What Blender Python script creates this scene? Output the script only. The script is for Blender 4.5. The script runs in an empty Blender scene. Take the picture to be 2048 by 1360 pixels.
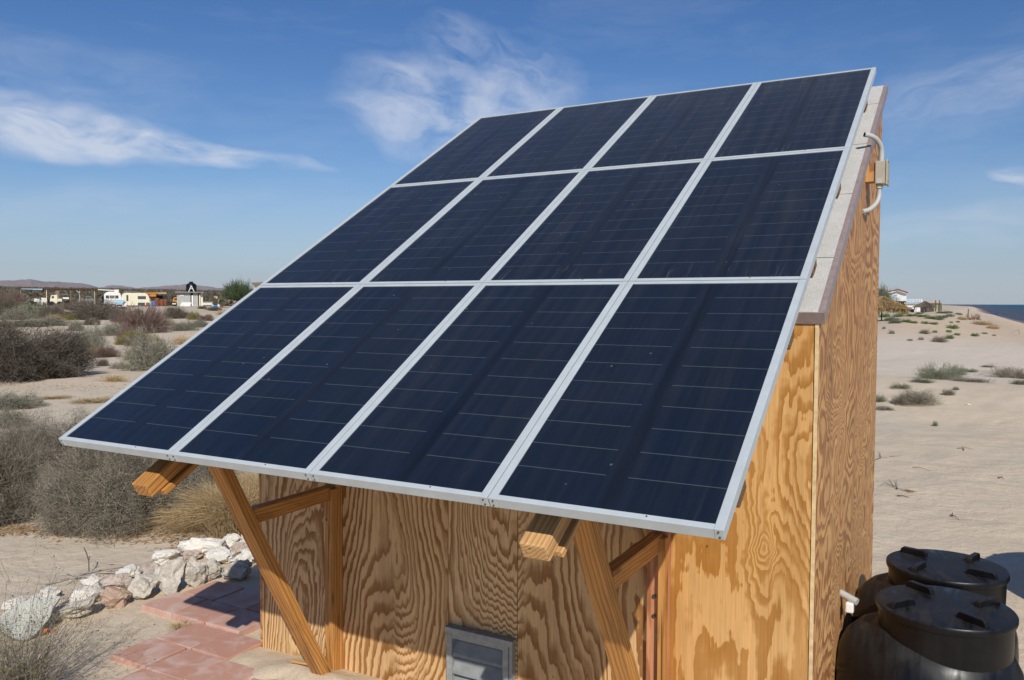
import bpy, bmesh, math, random
import numpy as np
from mathutils import Vector, Matrix, noise as mnoise

# ------------------------------------------------------------------ camera / light / exposure
S = bpy.context.scene
col = S.collection
F_PX, CX, CY = 1638.49, 1024.0, 680.0           # focal length in pixels of the 2048 px photo
YAW, PITCH, ROLL = math.radians(-29.224), math.radians(2.577), math.radians(0.16)
CAM = Vector((3.173, -1.954, 1.876))
_f = Vector((math.sin(YAW) * math.cos(PITCH), math.cos(YAW) * math.cos(PITCH), -math.sin(PITCH)))
_r0 = Vector((math.cos(YAW), -math.sin(YAW), 0)); _u0 = _r0.cross(_f)
_r = math.cos(ROLL) * _r0 + math.sin(ROLL) * _u0
_u = -math.sin(ROLL) * _r0 + math.cos(ROLL) * _u0
cd = bpy.data.cameras.new('camera'); cam = bpy.data.objects.new('camera', cd); col.objects.link(cam)
cam.matrix_world = Matrix(((_r.x, _u.x, -_f.x, CAM.x), (_r.y, _u.y, -_f.y, CAM.y), (_r.z, _u.z, -_f.z, CAM.z), (0, 0, 0, 1)))
cd.sensor_width = 36; cd.lens = F_PX / 2048 * 36; cd.clip_start = 0.05; cd.clip_end = 80000
S.camera = cam

SUN = Vector((0.73, -1.0, 0.93)).normalized()
sl = bpy.data.lights.new('sun', 'SUN'); sl.energy = 3.6; sl.angle = math.radians(0.5); sl.color = (1.0, 0.955, 0.88)
so = bpy.data.objects.new('sun', sl); so.rotation_euler = (-SUN).to_track_quat('-Z', 'Y').to_euler(); col.objects.link(so)
S.view_settings.view_transform = 'Standard'; S.view_settings.look = 'None'
S.view_settings.exposure = 0.15; S.view_settings.gamma = 1.0; S.view_settings.use_curve_mapping = False
S.cycles.max_bounces = 6; S.cycles.diffuse_bounces = 3; S.cycles.glossy_bounces = 3; S.cycles.transparent_max_bounces = 8


class NT:
    """small helper to write node trees as expressions"""
    def __init__(s, tree): s.t = tree
    def n(s, typ, **kw):
        o = s.t.nodes.new(typ)
        for k, v in kw.items(): setattr(o, k, v)
        return o
    def link(s, a, b):
        if hasattr(a, 'outputs'): a = a.outputs[0]
        s.t.links.new(a, b)
    def put(s, v, sock):
        if isinstance(v, bpy.types.NodeSocket): s.t.links.new(v, sock)
        elif hasattr(v, 'outputs'): s.t.links.new(v.outputs[0], sock)
        else: sock.default_value = v
    def m(s, op, a, b=0.0, c=0.0, clamp=False):
        o = s.n('ShaderNodeMath', operation=op, use_clamp=clamp)
        s.put(a, o.inputs[0]); s.put(b, o.inputs[1])
        if op in ('MULTIPLY_ADD', 'SMOOTH_MIN', 'SMOOTH_MAX', 'COMPARE', 'WRAP'): s.put(c, o.inputs[2])
        return o.outputs[0]
    def v(s, op, a, b=(0, 0, 0)):
        o = s.n('ShaderNodeVectorMath', operation=op); s.put(a, o.inputs[0])
        if op == 'SCALE': s.put(b, o.inputs['Scale'])
        else: s.put(b, o.inputs[1])
        return o.outputs['Value'] if op in ('DOT_PRODUCT', 'LENGTH', 'DISTANCE') else o.outputs[0]
    def sep(s, a):
        o = s.n('ShaderNodeSeparateXYZ'); s.put(a, o.inputs[0]); return o.outputs
    def comb(s, x, y, z):
        o = s.n('ShaderNodeCombineXYZ'); s.put(x, o.inputs[0]); s.put(y, o.inputs[1]); s.put(z, o.inputs[2]); return o.outputs[0]
    def noise(s, vec, scale=1.0, detail=2.0, rough=0.5, dist=0.0, color=False):
        o = s.n('ShaderNodeTexNoise'); s.put(vec, o.inputs['Vector']); s.put(scale, o.inputs['Scale'])
        o.inputs['Detail'].default_value = detail; o.inputs['Roughness'].default_value = rough; o.inputs['Distortion'].default_value = dist
        return o.outputs[1] if color else o.outputs[0]
    def ramp(s, fac, stops, interp='LINEAR'):
        o = s.n('ShaderNodeValToRGB'); s.put(fac, o.inputs[0]); r = o.color_ramp; r.interpolation = interp
        while len(r.elements) < len(stops): r.elements.new(0.5)
        for e, (p, c) in zip(r.elements, stops):
            e.position = p; e.color = (*c, 1) if len(c) == 3 else c
        return o.outputs[0]
    def mix(s, fac, a, b, mode='MIX'):
        o = s.n('ShaderNodeMix', data_type='RGBA', blend_type=mode)
        s.put(fac, o.inputs[0])
        for v, i in ((a, 6), (b, 7)):
            if isinstance(v, tuple) and len(v) == 3: v = (*v, 1)
            s.put(v, o.inputs[i])
        return o.outputs[2]
    def rng(s, v, a, b, c=0.0, d=1.0):
        o = s.n('ShaderNodeMapRange'); s.put(v, o.inputs[0])
        for i, x in enumerate((a, b, c, d)): s.put(x, o.inputs[i + 1])
        return o.outputs[0]
    def pos(s): return s.n('ShaderNodeTexCoord').outputs['Object']
    def bump(s, h, strength=0.5, dist=0.01):
        o = s.n('ShaderNodeBump'); s.put(h, o.inputs['Height']); o.inputs['Strength'].default_value = strength; o.inputs['Distance'].default_value = dist
        return o.outputs[0]


def unproject_dir(px, py):
    d = _f + _r * ((px - CX) / F_PX) - _u * ((py - CY) / F_PX)
    return d.normalized()

# ------------------------------------------------------------------ sky
world = bpy.data.worlds.new('World'); S.world = world; world.use_nodes = True
wt = world.node_tree; wt.nodes.clear(); W_ = NT(wt)
sky = W_.n('ShaderNodeTexSky', sky_type='NISHITA'); sky.sun_disc = False
sky.sun_elevation = math.asin(SUN.z); sky.sun_rotation = math.atan2(SUN.x, SUN.y)
sky.air_density = 1.0; sky.dust_density = 0.15; sky.ozone_density = 2.6; sky.altitude = 0
dirv = W_.n('ShaderNodeTexCoord').outputs['Generated']

def cloud_mask(px0, py0, px1, py1, la, lb, seed, stretch=3.0, gain=1.0, scale=4.0, taper=0.0):
    """wispy cloud round the sky direction midway between two directions, stretched along the line joining them"""
    a, b = unproject_dir(px0, py0), unproject_dir(px1, py1)
    c = (a + b).normalized(); t = (b - a); t = (t - c * t.dot(c)).normalized(); n = c.cross(t)
    u = W_.v('DOT_PRODUCT', dirv, tuple(t)); v = W_.v('DOT_PRODUCT', dirv, tuple(n)); w = W_.v('DOT_PRODUCT', dirv, tuple(c))
    wob = W_.noise(W_.comb(W_.m('MULTIPLY', u, 1.0), W_.m('MULTIPLY', v, 2.0), seed), scale * 1.3, 3, 0.5, 0.0)
    v2 = W_.m('ADD', v, W_.m('MULTIPLY', W_.m('SUBTRACT', wob, 0.5), lb * 1.6))
    lbv = W_.m('MULTIPLY_ADD', u, -taper, lb) if taper else lb
    e = W_.m('ADD', W_.m('POWER', W_.m('DIVIDE', W_.m('ABSOLUTE', u), la), 2.0), W_.m('POWER', W_.m('DIVIDE', W_.m('ABSOLUTE', v2), lbv), 2.0))
    base = W_.m('SUBTRACT', 1.0, e, clamp=True)
    nz = W_.noise(W_.comb(W_.m('MULTIPLY', u, 1.0), W_.m('MULTIPLY', v2, stretch), seed + 3.7), scale * 1.7, 7, 0.58, 0.25)
    mk = W_.m('MULTIPLY', W_.m('MULTIPLY', base, W_.rng(nz, 0.33, 0.68, 0.0, 1.0)), gain, clamp=True)
    return W_.m('MULTIPLY', mk, W_.m('GREATER_THAN', w, 0.0))

masks = [
    cloud_mask(-150, 215, 520, 320, 0.25, 0.031, 1.3, 3.0, 1.7, 6.0, 0.10),
    cloud_mask(-200, 130, 300, 200, 0.20, 0.060, 8.3, 3.5, 0.22, 7.0, 0.10),
    cloud_mask(680, 165, 1180, 305, 0.17, 0.062, 12.2, 2.0, 1.35, 6.0),
    cloud_mask(840, 80, 1150, 230, 0.12, 0.060, 5.1, 2.2, 0.6, 9.0),
    cloud_mask(1650, 480, 2300, 420, 0.20, 0.022, 4.4, 5.0, 0.42, 7.0),
    cloud_mask(1760, 230, 2200, 110, 0.17, 0.045, 6.4, 5.0, 0.34, 8.0),
    cloud_mask(1990, 345, 2120, 360, 0.04, 0.012, 7.4, 3.0, 1.0, 14.0),
    cloud_mask(-100, 420, 500, 390, 0.20, 0.03, 9.4, 5.0, 0.22, 6.0),
]
sx, sy, sz = W_.sep(dirv)
cover = masks[0]
for mk in masks[1:]:
    cover = W_.m('SUBTRACT', 1.0, W_.m('MULTIPLY', W_.m('SUBTRACT', 1.0, cover), W_.m('SUBTRACT', 1.0, mk)))
thin = W_.noise(W_.v('MULTIPLY', dirv, (1.5, 1.5, 7.0)), 3.0, 7, 0.62, 0.35)
thin = W_.m('MULTIPLY', W_.rng(thin, 0.48, 0.8), W_.rng(sz, 0.0, 0.12, 0.0, 0.16), clamp=True)
cover = W_.m('ADD', cover, thin, clamp=True)
tint = W_.mix(W_.rng(sz, 0.0, 0.30), (0.90, 0.97, 1.10), (0.52, 0.79, 1.13))
skyc = W_.mix(1.0, sky.outputs[0], tint, 'MULTIPLY')
veil = W_.m('MULTIPLY', W_.rng(sz, 0.14, 0.0, 0.0, 1.0), 0.62, clamp=True)
skyc = W_.mix(veil, skyc, (5.3, 6.3, 8.2))
cl = W_.mix(W_.m('MULTIPLY', cover, 0.78), skyc, (8.6, 9.2, 10.6))
bg = W_.n('ShaderNodeBackground'); W_.put(cl, bg.inputs[0]); bg.inputs[1].default_value = 0.070
wo = W_.n('ShaderNodeOutputWorld'); W_.link(bg, wo.inputs[0])

# ------------------------------------------------------------------ materials
def material(name, fn, rough=0.8, spec=0.3, metal=0.0):
    m = bpy.data.materials.new(name); m.use_nodes = True
    t = m.node_tree; t.nodes.clear(); N = NT(t)
    p = N.n('ShaderNodeBsdfPrincipled'); out = N.n('ShaderNodeOutputMaterial'); N.link(p, out.inputs[0])
    p.inputs['Roughness'].default_value = rough; p.inputs['Specular IOR Level'].default_value = spec; p.inputs['Metallic'].default_value = metal
    r = fn(N, p)
    if r is not None: N.put((*r, 1) if isinstance(r, tuple) and len(r) == 3 else r, p.inputs['Base Color'])
    return m

def speckle(c, amt=0.25, scale=20.0, bump=0.0, bscale=60.0):
    def fn(N, p):
        P = N.pos(); n = N.noise(P, scale, 4, 0.6)
        f = N.rng(n, 0.3, 0.7, 1 - amt, 1 + amt)
        if bump: N.put(N.bump(N.noise(P, bscale, 3), 1.0, bump), p.inputs['Normal'])
        return N.mix(1.0, (*c, 1), N.comb(f, f, f), 'MULTIPLY')
    return fn

def sand(N, p):
    P = N.pos()
    big = N.noise(P, 0.22, 4, 0.55); mid = N.noise(P, 2.3, 5, 0.6); fine = N.noise(P, 55, 3, 0.7)
    x, y, z = N.sep(P)
    c = N.mix(N.rng(big, 0.35, 0.65), (0.67, 0.54, 0.385), (0.63, 0.53, 0.40))
    c = N.mix(N.rng(mid, 0.42, 0.72, 0.0, 0.55), c, (0.53, 0.44, 0.325))
    c = N.mix(N.rng(fine, 0.5, 0.8, 0.0, 0.5), c, (0.30, 0.235, 0.17))
    grit = N.noise(P, 260, 2, 0.5)
    c = N.mix(N.rng(grit, 0.62, 0.75, 0.0, 0.55), c, (0.17, 0.13, 0.10))
    c = N.mix(N.rng(grit, 0.36, 0.26, 0.0, 0.5), c, (0.72, 0.62, 0.5))
    rgt = N.rng(x, -8.0, -2.0)
    trk = N.m('MULTIPLY', N.m('MULTIPLY', N.rng(y, 21, 27), N.rng(y, 47, 38)), rgt, clamp=True)
    c = N.mix(N.m('MULTIPLY', trk, 0.8), c, (0.655, 0.56, 0.455))
    bank = N.m('MULTIPLY', N.m('MULTIPLY', N.rng(y, 40, 52), N.rng(y, 150, 90)), rgt, clamp=True)
    c = N.mix(N.m('MULTIPLY', bank, N.rng(N.noise(P, 0.35, 5, 0.65), 0.35, 0.6, 0.2, 0.9), clamp=True), c, (0.61, 0.45, 0.31))
    inland = N.m('MULTIPLY', x, -1.0)
    scrub = N.noise(N.comb(x, y, 0.0), 0.05, 7, 0.68)
    f = N.m('MULTIPLY', N.rng(scrub, 0.42, 0.58), N.rng(inland, 60, 240, 0.0, 0.95), clamp=True)
    c = N.mix(f, c, (0.145, 0.12, 0.088))
    # wet sand and weed by the water line
    wet = N.rng(z, -0.35, -1.35, 0.0, 1.0)
    c = N.mix(N.m('MULTIPLY', wet, 0.85, clamp=True), c, (0.16, 0.095, 0.10))
    rp = N.n('ShaderNodeTexVoronoi'); N.put(N.v('ADD', P, N.v('SCALE', N.noise(P, 3, 2, 0.5, 0, True), 0.25)), rp.inputs['Vector']); rp.inputs['Scale'].default_value = 4.5
    h = N.m('ADD', N.m('MULTIPLY', mid, 0.6), N.m('ADD', N.m('MULTIPLY', rp.outputs[0], 0.35), N.m('MULTIPLY', fine, 0.12)))
    h = N.m('ADD', h, N.m('MULTIPLY', N.noise(P, 7, 3, 0.55, 0.4), 1.1))
    sm = N.rng(N.noise(P, 0.5, 3, 0.5), 0.38, 0.62, 0.35, 1.0)
    h = N.m('MULTIPLY', h, sm)
    N.put(N.bump(h, 0.5, 0.045), p.inputs['Normal'])
    return c

def plywood(light, dark, rings=15.0, knot=None, bias=0.0, su=1.7, sv=0.30, red=None, shear=0.0):
    def fn(N, p):
        P = N.pos(); x, y, z = N.sep(P)
        isl = N.n('ShaderNodeNewGeometry').outputs['Random Per Island']
        w = N.m('MULTIPLY', isl, 31.7)
        u = N.m('ADD', x, y)
        wx = N.noise(N.comb(N.m('MULTIPLY', u, 2.1), N.m('MULTIPLY', z, 0.9), w), 1.0, 2, 0.5)
        us = N.m('ADD', u, N.m('MULTIPLY', N.m('SUBTRACT', wx, 0.5), 0.22))
        if shear: us = N.m('ADD', us, N.m('MULTIPLY', N.m('MINIMUM', z, 1.6), -shear))
        n1 = N.noise(N.comb(N.m('MULTIPLY', us, su), N.m('MULTIPLY', z, sv), w), 1.0, 1.2, 0.45, 0.25)
        n3 = N.noise(N.comb(N.m('MULTIPLY', u, 5.5), N.m('MULTIPLY', z, 1.3), w), 1.0, 2.0, 0.5)
        n2 = N.noise(N.comb(N.m('MULTIPLY', u, 36.0), N.m('MULTIPLY', z, 2.6), w), 1.0, 2.5, 0.6)
        n4 = N.noise(N.comb(N.m('MULTIPLY', u, 11.0), N.m('MULTIPLY', z, 9.0), w), 1.0, 2.0, 0.6)
        r = N.m('ADD', N.m('MULTIPLY', n1, rings), N.m('MULTIPLY', n3, 1.6))
        r = N.m('ADD', r, N.m('ADD', N.m('MULTIPLY', n2, 0.95), N.m('MULTIPLY', n4, 0.75)))
        if knot:
            for kx, kz, amp, kw, kh in knot:
                e = N.m('ADD', N.m('POWER', N.m('DIVIDE', N.m('SUBTRACT', N.m('MULTIPLY_ADD', n4, 0.07, u), kx + 0.035), kw), 2.0), N.m('POWER', N.m('DIVIDE', N.m('SUBTRACT', z, kz), kh), 2.0))
                r = N.m('ADD', r, N.m('MULTIPLY', N.m('EXPONENT', N.m('MULTIPLY', e, -0.5)), amp))
        b = N.m('FRACT', r)
        f = N.ramp(b, [(0.0, (0.05,) * 3), (0.30 - bias, (0.0,) * 3), (0.52 - bias, (0.85,) * 3), (0.80, (1.0,) * 3), (0.87, (0.95,) * 3), (0.92, (0.0,) * 3), (1.0, (0.05,) * 3)])
        f2 = N.ramp(N.m('FRACT', N.m('MULTIPLY', r, 2.0)), [(0.0, (0.05,) * 3), (0.30, (0.0,) * 3), (0.60, (0.8,) * 3), (0.86, (1.0,) * 3), (0.94, (0.0,) * 3), (1.0, (0.05,) * 3)])
        dn = N.noise(N.comb(N.m('MULTIPLY', u, 3.1), N.m('MULTIPLY', z, 0.5), N.m('ADD', w, 4.0)), 1.0, 1.5, 0.5)
        f = N.mix(N.rng(dn, 0.50, 0.60), f, f2)
        fib = N.noise(N.comb(N.m('MULTIPLY', u, 150.0), N.m('MULTIPLY', z, 4.0), w), 1.0, 3, 0.6)
        tone = N.noise(N.comb(N.m('MULTIPLY', u, 1.2), N.m('MULTIPLY', z, 0.8), w), 1.0, 2, 0.5)
        lt = N.mix(N.rng(tone, 0.3, 0.7), light, tuple(c * k for c, k in zip(light, (0.80, 0.72, 0.60))))
        c = N.mix(N.m('MULTIPLY', f, N.rng(n3, 0.3, 0.7, 0.80, 1.0)), lt, dark)
        stn = N.noise(N.comb(N.m('MULTIPLY', u, 3.0), N.m('MULTIPLY', z, 0.7), 5.0), 1.0, 4, 0.6, 0.5)
        c = N.mix(N.rng(stn, 0.52, 0.72, 0.0, 0.35), c, tuple(v * 0.55 for v in dark))
        if red: c = N.mix(N.rng(n4, 0.4, 0.7, 0.0, 0.5), c, red)
        k = N.rng(fib, 0.3, 0.7, 0.86, 1.12)
        c = N.mix(1.0, c, N.comb(k, k, k), 'MULTIPLY')
        # small dark pin knots and staples
        vo = N.n('ShaderNodeTexVoronoi'); N.put(N.comb(N.m('MULTIPLY', u, 7.0), N.m('MULTIPLY', z, 4.2), w), vo.inputs['Vector']); vo.inputs['Scale'].default_value = 1.0
        c = N.mix(N.rng(vo.outputs[0], 0.035, 0.02, 0.0, 0.8), c, (0.03, 0.02, 0.012))
        N.put(N.bump(N.m('ADD', f, N.m('MULTIPLY', fib, 0.5)), 0.25, 0.002), p.inputs['Normal'])
        return c
    return fn

def lumber(light, dark, ringd=110.0):
    def fn(N, p):
        P = N.pos(); x, y, z = N.sep(P)
        rnd = N.n('ShaderNodeObjectInfo').outputs['Random']
        off = N.m('MULTIPLY', rnd, 13.0)
        wob = N.noise(N.comb(N.m('MULTIPLY', x, 6.0), N.m('MULTIPLY', y, 6.0), N.m('MULTIPLY_ADD', z, 0.9, off)), 1.0, 2.5, 0.5)
        xx = N.m('ADD', x, 0.05); yy = N.m('ADD', y, 0.11)
        d = N.m('SQRT', N.m('ADD', N.m('MULTIPLY', xx, xx), N.m('MULTIPLY', yy, yy)))
        b = N.m('FRACT', N.m('ADD', N.m('MULTIPLY', d, ringd), N.m('MULTIPLY', wob, 7.0)))
        f = N.ramp(b, [(0.0, (0, 0, 0)), (0.5, (0.25,) * 3), (0.82, (1,) * 3), (0.93, (0.9,) * 3), (1.0, (0, 0, 0))])
        fib = N.noise(N.comb(N.m('MULTIPLY', x, 190.0), N.m('MULTIPLY', y, 190.0), N.m('MULTIPLY', z, 7.0)), 1.0, 3, 0.6)
        c = N.mix(N.m('MULTIPLY', f, 0.8), light, dark)
        k = N.rng(fib, 0.3, 0.7, 0.85, 1.13)
        c = N.mix(1.0, c, N.comb(k, k, k), 'MULTIPLY')
        vo = N.n('ShaderNodeTexVoronoi'); N.put(N.comb(N.m('MULTIPLY', x, 9.0), N.m('MULTIPLY', y, 9.0), N.m('MULTIPLY_ADD', z, 2.1, off)), vo.inputs['Vector']); vo.inputs['Scale'].default_value = 1.0
        c = N.mix(N.rng(vo.outputs[0], 0.13, 0.06, 0.0, 0.75), c, tuple(v * 0.35 for v in dark))
        sn = N.noise(N.comb(N.m('MULTIPLY', x, 22.0), N.m('MULTIPLY', y, 22.0), N.m('MULTIPLY_ADD', z, 3.5, off)), 1.0, 4, 0.6, 0.6)
        c = N.mix(N.rng(sn, 0.50, 0.75, 0.0, 0.55), c, tuple(v * 0.45 for v in dark))
        ck = N.noise(N.comb(N.m('MULTIPLY', x, 90.0), N.m('MULTIPLY', y, 90.0), N.m('MULTIPLY_ADD', z, 1.1, off)), 1.0, 1.0, 0.4)
        c = N.mix(N.rng(ck, 0.715, 0.735, 0.0, 0.8), c, (0.025, 0.014, 0.006))
        N.put(N.bump(fib, 0.3, 0.002), p.inputs['Normal'])
        return c
    return fn

def glass_cells(N, p):
    P = N.pos(); x, y, z = N.sep(P)          # x 0..W across, y 0..H up the slope
    rnd = N.n('ShaderNodeObjectInfo').outputs['Random']
    ro = N.m('MULTIPLY', rnd, 17.0)
    cc = (0.0066, 0.0115, 0.0210)
    band = N.m('MULTIPLY', N.rng(N.m('ABSOLUTE', N.m('SUBTRACT', x, 0.345)), 0.026, 0.010), 0.50, clamp=True)
    mott = N.noise(P, 5.0, 3, 0.5)
    c = N.mix(N.rng(mott, 0.35, 0.65), (*cc, 1), (0.0068, 0.0125, 0.0265, 1))
    c = N.mix(band, c, (0.0035, 0.0045, 0.006))
    cell = N.m('DIVIDE', N.m('SUBTRACT', y, 0.1485 - 0.1079), 0.1079)
    d = N.m('ABSOLUTE', N.m('SUBTRACT', N.m('FRACT', N.m('ADD', cell, 0.5)), 0.5))
    ln = N.m('LESS_THAN', d, 0.0115)
    inside = N.m('MULTIPLY', N.m('GREATER_THAN', y, 0.10), N.m('LESS_THAN', y, 1.175))
    gap = N.m('GREATER_THAN', N.m('ABSOLUTE', N.m('SUBTRACT', x, 0.335)), 0.033)
    ln = N.m('MULTIPLY', N.m('MULTIPLY', ln, inside), gap)
    c = N.mix(N.m('MULTIPLY', ln, 0.5), c, (0.14, 0.16, 0.15))
    # dust: thin film with runs down the slope, thicker towards the top rows
    st = N.noise(N.comb(N.m('MULTIPLY', x, 26.0), N.m('MULTIPLY', y, 1.2), ro), 1.0, 3, 0.6, 0.4)
    cloudy = N.noise(N.comb(x, y, ro), 3.2, 3, 0.5)
    posw = N.n('ShaderNodeNewGeometry').outputs['Position']; wz = N.sep(posw)[2]
    amt = N.rng(wz, 1.3, 3.2, 0.35, 1.0)
    dust = N.m('MULTIPLY', N.m('MULTIPLY', N.rng(st, 0.35, 0.72), N.rng(cloudy, 0.3, 0.7, 0.35, 1.0)), amt, clamp=True)
    dust = N.m('ADD', N.m('MULTIPLY', dust, 0.075), N.m('MULTIPLY', N.m('POWER', amt, 2.5), 0.055))
    runs = N.noise(N.comb(N.m('MULTIPLY', x, 60.0), N.m('MULTIPLY', y, 6.0), ro), 1.0, 2, 0.5, 0.8)
    foot = N.m('MULTIPLY', N.rng(runs, 0.60, 0.75), N.m('MULTIPLY', N.rng(y, 0.17, 0.03, 0.0, 0.5), N.rng(wz, 1.6, 2.1, 0.12, 1.0)), clamp=True)
    dust = N.m('ADD', dust, N.m('MULTIPLY', foot, 0.35))
    sp = N.n('ShaderNodeTexVoronoi'); N.put(N.comb(x, y, ro), sp.inputs['Vector']); sp.inputs['Scale'].default_value = 9.0
    dust = N.m('ADD', dust, N.rng(sp.outputs[0], 0.05, 0.025, 0.0, 0.25))
    c = N.mix(dust, c, (0.36, 0.33, 0.28))
    N.put(N.m('ADD', 0.10, N.m('MULTIPLY', dust, 1.6), clamp=True), p.inputs['Roughness'])
    return c

def shingle(N, p):
    P = N.pos()
    g = N.noise(P, 330, 2, 0.6); b = N.noise(P, 6, 3, 0.5)
    c = N.ramp(g, [(0.36, (0.22, 0.21, 0.20)), (0.46, (0.52, 0.505, 0.48)), (0.60, (0.74, 0.72, 0.69))])
    c = N.mix(N.rng(b, 0.35, 0.7, 0.0, 0.3), c, (0.35, 0.31, 0.25))
    y = N.sep(P)[1]
    d = N.m('ABSOLUTE', N.m('SUBTRACT', N.m('FRACT', N.m('DIVIDE', N.m('SUBTRACT', y, 1.39), 0.62)), 0.5))
    c = N.mix(N.m('LESS_THAN', d, 0.004), c, (0.05, 0.045, 0.04))
    N.put(N.bump(g, 0.5, 0.003), p.inputs['Normal'])
    return c

def tile_mat(N, p):
    P = N.pos(); rnd = N.n('ShaderNodeObjectInfo').outputs['Random']; ro = N.m('MULTIPLY', rnd, 9.0)
    V = N.v('ADD', P, N.comb(ro, ro, 0.0))
    a = N.noise(V, 7.0, 4, 0.6, 0.6); b = N.noise(V, 40, 3, 0.6)
    c = N.mix(rnd, (0.52, 0.275, 0.20), (0.58, 0.345, 0.26))
    c = N.mix(N.rng(a, 0.45, 0.68, 0.0, 0.75), c, (0.68, 0.52, 0.46))
    c = N.mix(N.rng(b, 0.55, 0.8, 0.0, 0.5), c, (0.46, 0.36, 0.26))
    N.put(N.bump(b, 0.3, 0.002), p.inputs['Normal'])
    return c

def rock_mat(c1, c2, c3):
    def fn(N, p):
        P = N.pos(); rnd = N.n('ShaderNodeObjectInfo').outputs['Random']
        V = N.v('ADD', P, N.comb(rnd, N.m('MULTIPLY', rnd, 7.0), 0.0))
        a = N.noise(V, 9, 5, 0.62, 0.5); b = N.noise(V, 45, 4, 0.7)
        c = N.mix(N.rng(a, 0.38, 0.62), c1, c2)
        c = N.mix(N.rng(b, 0.52, 0.72, 0.0, 0.7), c, c3)
        N.put(N.bump(N.m('ADD', N.noise(V, 22, 6, 0.65), N.m('MULTIPLY', b, 0.35)), 0.8, 0.012), p.inputs['Normal'])
        return c
    return fn

def foliage_mat(c1, c2, c3):
    def fn(N, p):
        r = N.n('ShaderNodeNewGeometry').outputs['Random Per Island']
        o = N.n('ShaderNodeObjectInfo').outputs['Random']
        c = N.ramp(r, [(0.0, c1), (0.5, c2), (1.0, c3)])
        k = N.rng(o, 0, 1, 0.85, 1.15)
        return N.mix(1.0, c, N.comb(k, k, k), 'MULTIPLY')
    return fn

def plastic_black(N, p):
    P = N.pos(); n = N.noise(P, 5, 4, 0.6, 1.0)
    st = N.noise(N.v('MULTIPLY', P, (30.0, 4.0, 4.0)), 1.0, 4, 0.6, 0.5)
    f = N.rng(N.m('MULTIPLY', n, st), 0.14, 0.36)
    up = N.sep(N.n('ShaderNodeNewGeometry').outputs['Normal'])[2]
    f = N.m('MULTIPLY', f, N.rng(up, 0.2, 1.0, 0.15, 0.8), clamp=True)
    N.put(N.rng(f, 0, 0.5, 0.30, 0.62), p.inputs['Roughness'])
    return N.mix(f, (0.0035, 0.0036, 0.0045), (0.030, 0.030, 0.031))

M = {}
def mat(k, fn, **kw): M[k] = material(k, fn, **kw)
mat('sand', sand, rough=0.95, spec=0.1)
mat('ply_front', plywood((0.74, 0.49, 0.245), (0.25, 0.095, 0.018), 66.0, bias=-0.02, su=1.2, sv=0.34), rough=0.55, spec=0.35)
mat('ply_sunlit', plywood((0.75, 0.455, 0.19), (0.38, 0.16, 0.026), 24.0, bias=0.04, su=2.0, sv=0.5, knot=[(2.50 + 1.2, 0.945, 3.2, 0.035, 0.042), (2.50 + 1.2, 1.08, 2.2, 0.03, 0.11), (2.50 + 1.2, 0.82, 2.2, 0.03, 0.09)]), rough=0.5, spec=0.35)  # own wide grain and knots; brighter colour stands in for sunlight on it
mat('ply_side', plywood((0.72, 0.41, 0.160), (0.24, 0.085, 0.030), 17.0, bias=0.0, su=2.0, sv=2.2, shear=0.55, red=(0.40, 0.20, 0.09)), rough=0.6, spec=0.3)
mat('ply_edge', speckle((0.66, 0.48, 0.26), 0.2, 40))
mat('lumber', lumber((0.57, 0.275, 0.080), (0.30, 0.115, 0.022), 80), rough=0.5, spec=0.35)
mat('lumber_pale', lumber((0.68, 0.42, 0.19), (0.42, 0.18, 0.05), 90), rough=0.55, spec=0.3)
mat('lumber_old', lumber((0.24, 0.15, 0.07), (0.11, 0.06, 0.03), 90), rough=0.8, spec=0.2)
mat('lumber_red', lumber((0.60, 0.27, 0.13), (0.36, 0.12, 0.045), 60), rough=0.5, spec=0.3)
mat('aluminium', speckle((0.52, 0.56, 0.565), 0.07, 12), rough=0.5, spec=0.4, metal=0.08)
mat('dark_gap', lambda N, p: (0.01, 0.01, 0.01))
mat('screw', lambda N, p: (0.12, 0.11, 0.10), rough=0.4, metal=0.8)
mat('cells', glass_cells, rough=0.12, spec=0.5)
mat('shingle', shingle, rough=0.95, spec=0.1)
mat('drip_edge', speckle((0.30, 0.235, 0.22), 0.15, 30), rough=0.45, spec=0.4)
mat('interior', lambda N, p: (0.05, 0.035, 0.02))
mat('galvanised', speckle((0.30, 0.31, 0.30), 0.18, 30), rough=0.55, spec=0.4, metal=0.1)
mat('slat', speckle((0.25, 0.26, 0.255), 0.15, 20), rough=0.75, spec=0.1)
mat('pvc', speckle((0.47, 0.47, 0.44), 0.08, 20), rough=0.45, spec=0.4)
mat('box_beige', speckle((0.42, 0.38, 0.29), 0.08, 20), rough=0.5, spec=0.4)
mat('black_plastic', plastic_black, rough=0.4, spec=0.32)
mat('tile', tile_mat, rough=0.9, spec=0.15)
mat('rock_white', rock_mat((0.90, 0.86, 0.77), (0.80, 0.745, 0.65), (0.60, 0.52, 0.42)), rough=0.95, spec=0.1)
mat('rock_grey', rock_mat((0.70, 0.655, 0.565), (0.56, 0.51, 0.43), (0.38, 0.32, 0.25)), rough=0.95, spec=0.1)
mat('rock_pink', rock_mat((0.62, 0.48, 0.40), (0.64, 0.56, 0.47), (0.42, 0.28, 0.22)), rough=0.95, spec=0.1)
mat('rock_orange', rock_mat((0.60, 0.37, 0.24), (0.54, 0.45, 0.37), (0.30, 0.24, 0.22)), rough=0.95, spec=0.1)
mat('rock_blue', rock_mat((0.32, 0.34, 0.37), (0.46, 0.46, 0.45), (0.2, 0.2, 0.22)), rough=0.95, spec=0.1)
mat('slab', rock_mat((0.60, 0.60, 0.53), (0.57, 0.57, 0.50), (0.50, 0.49, 0.42)), rough=0.95, spec=0.1)
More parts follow.
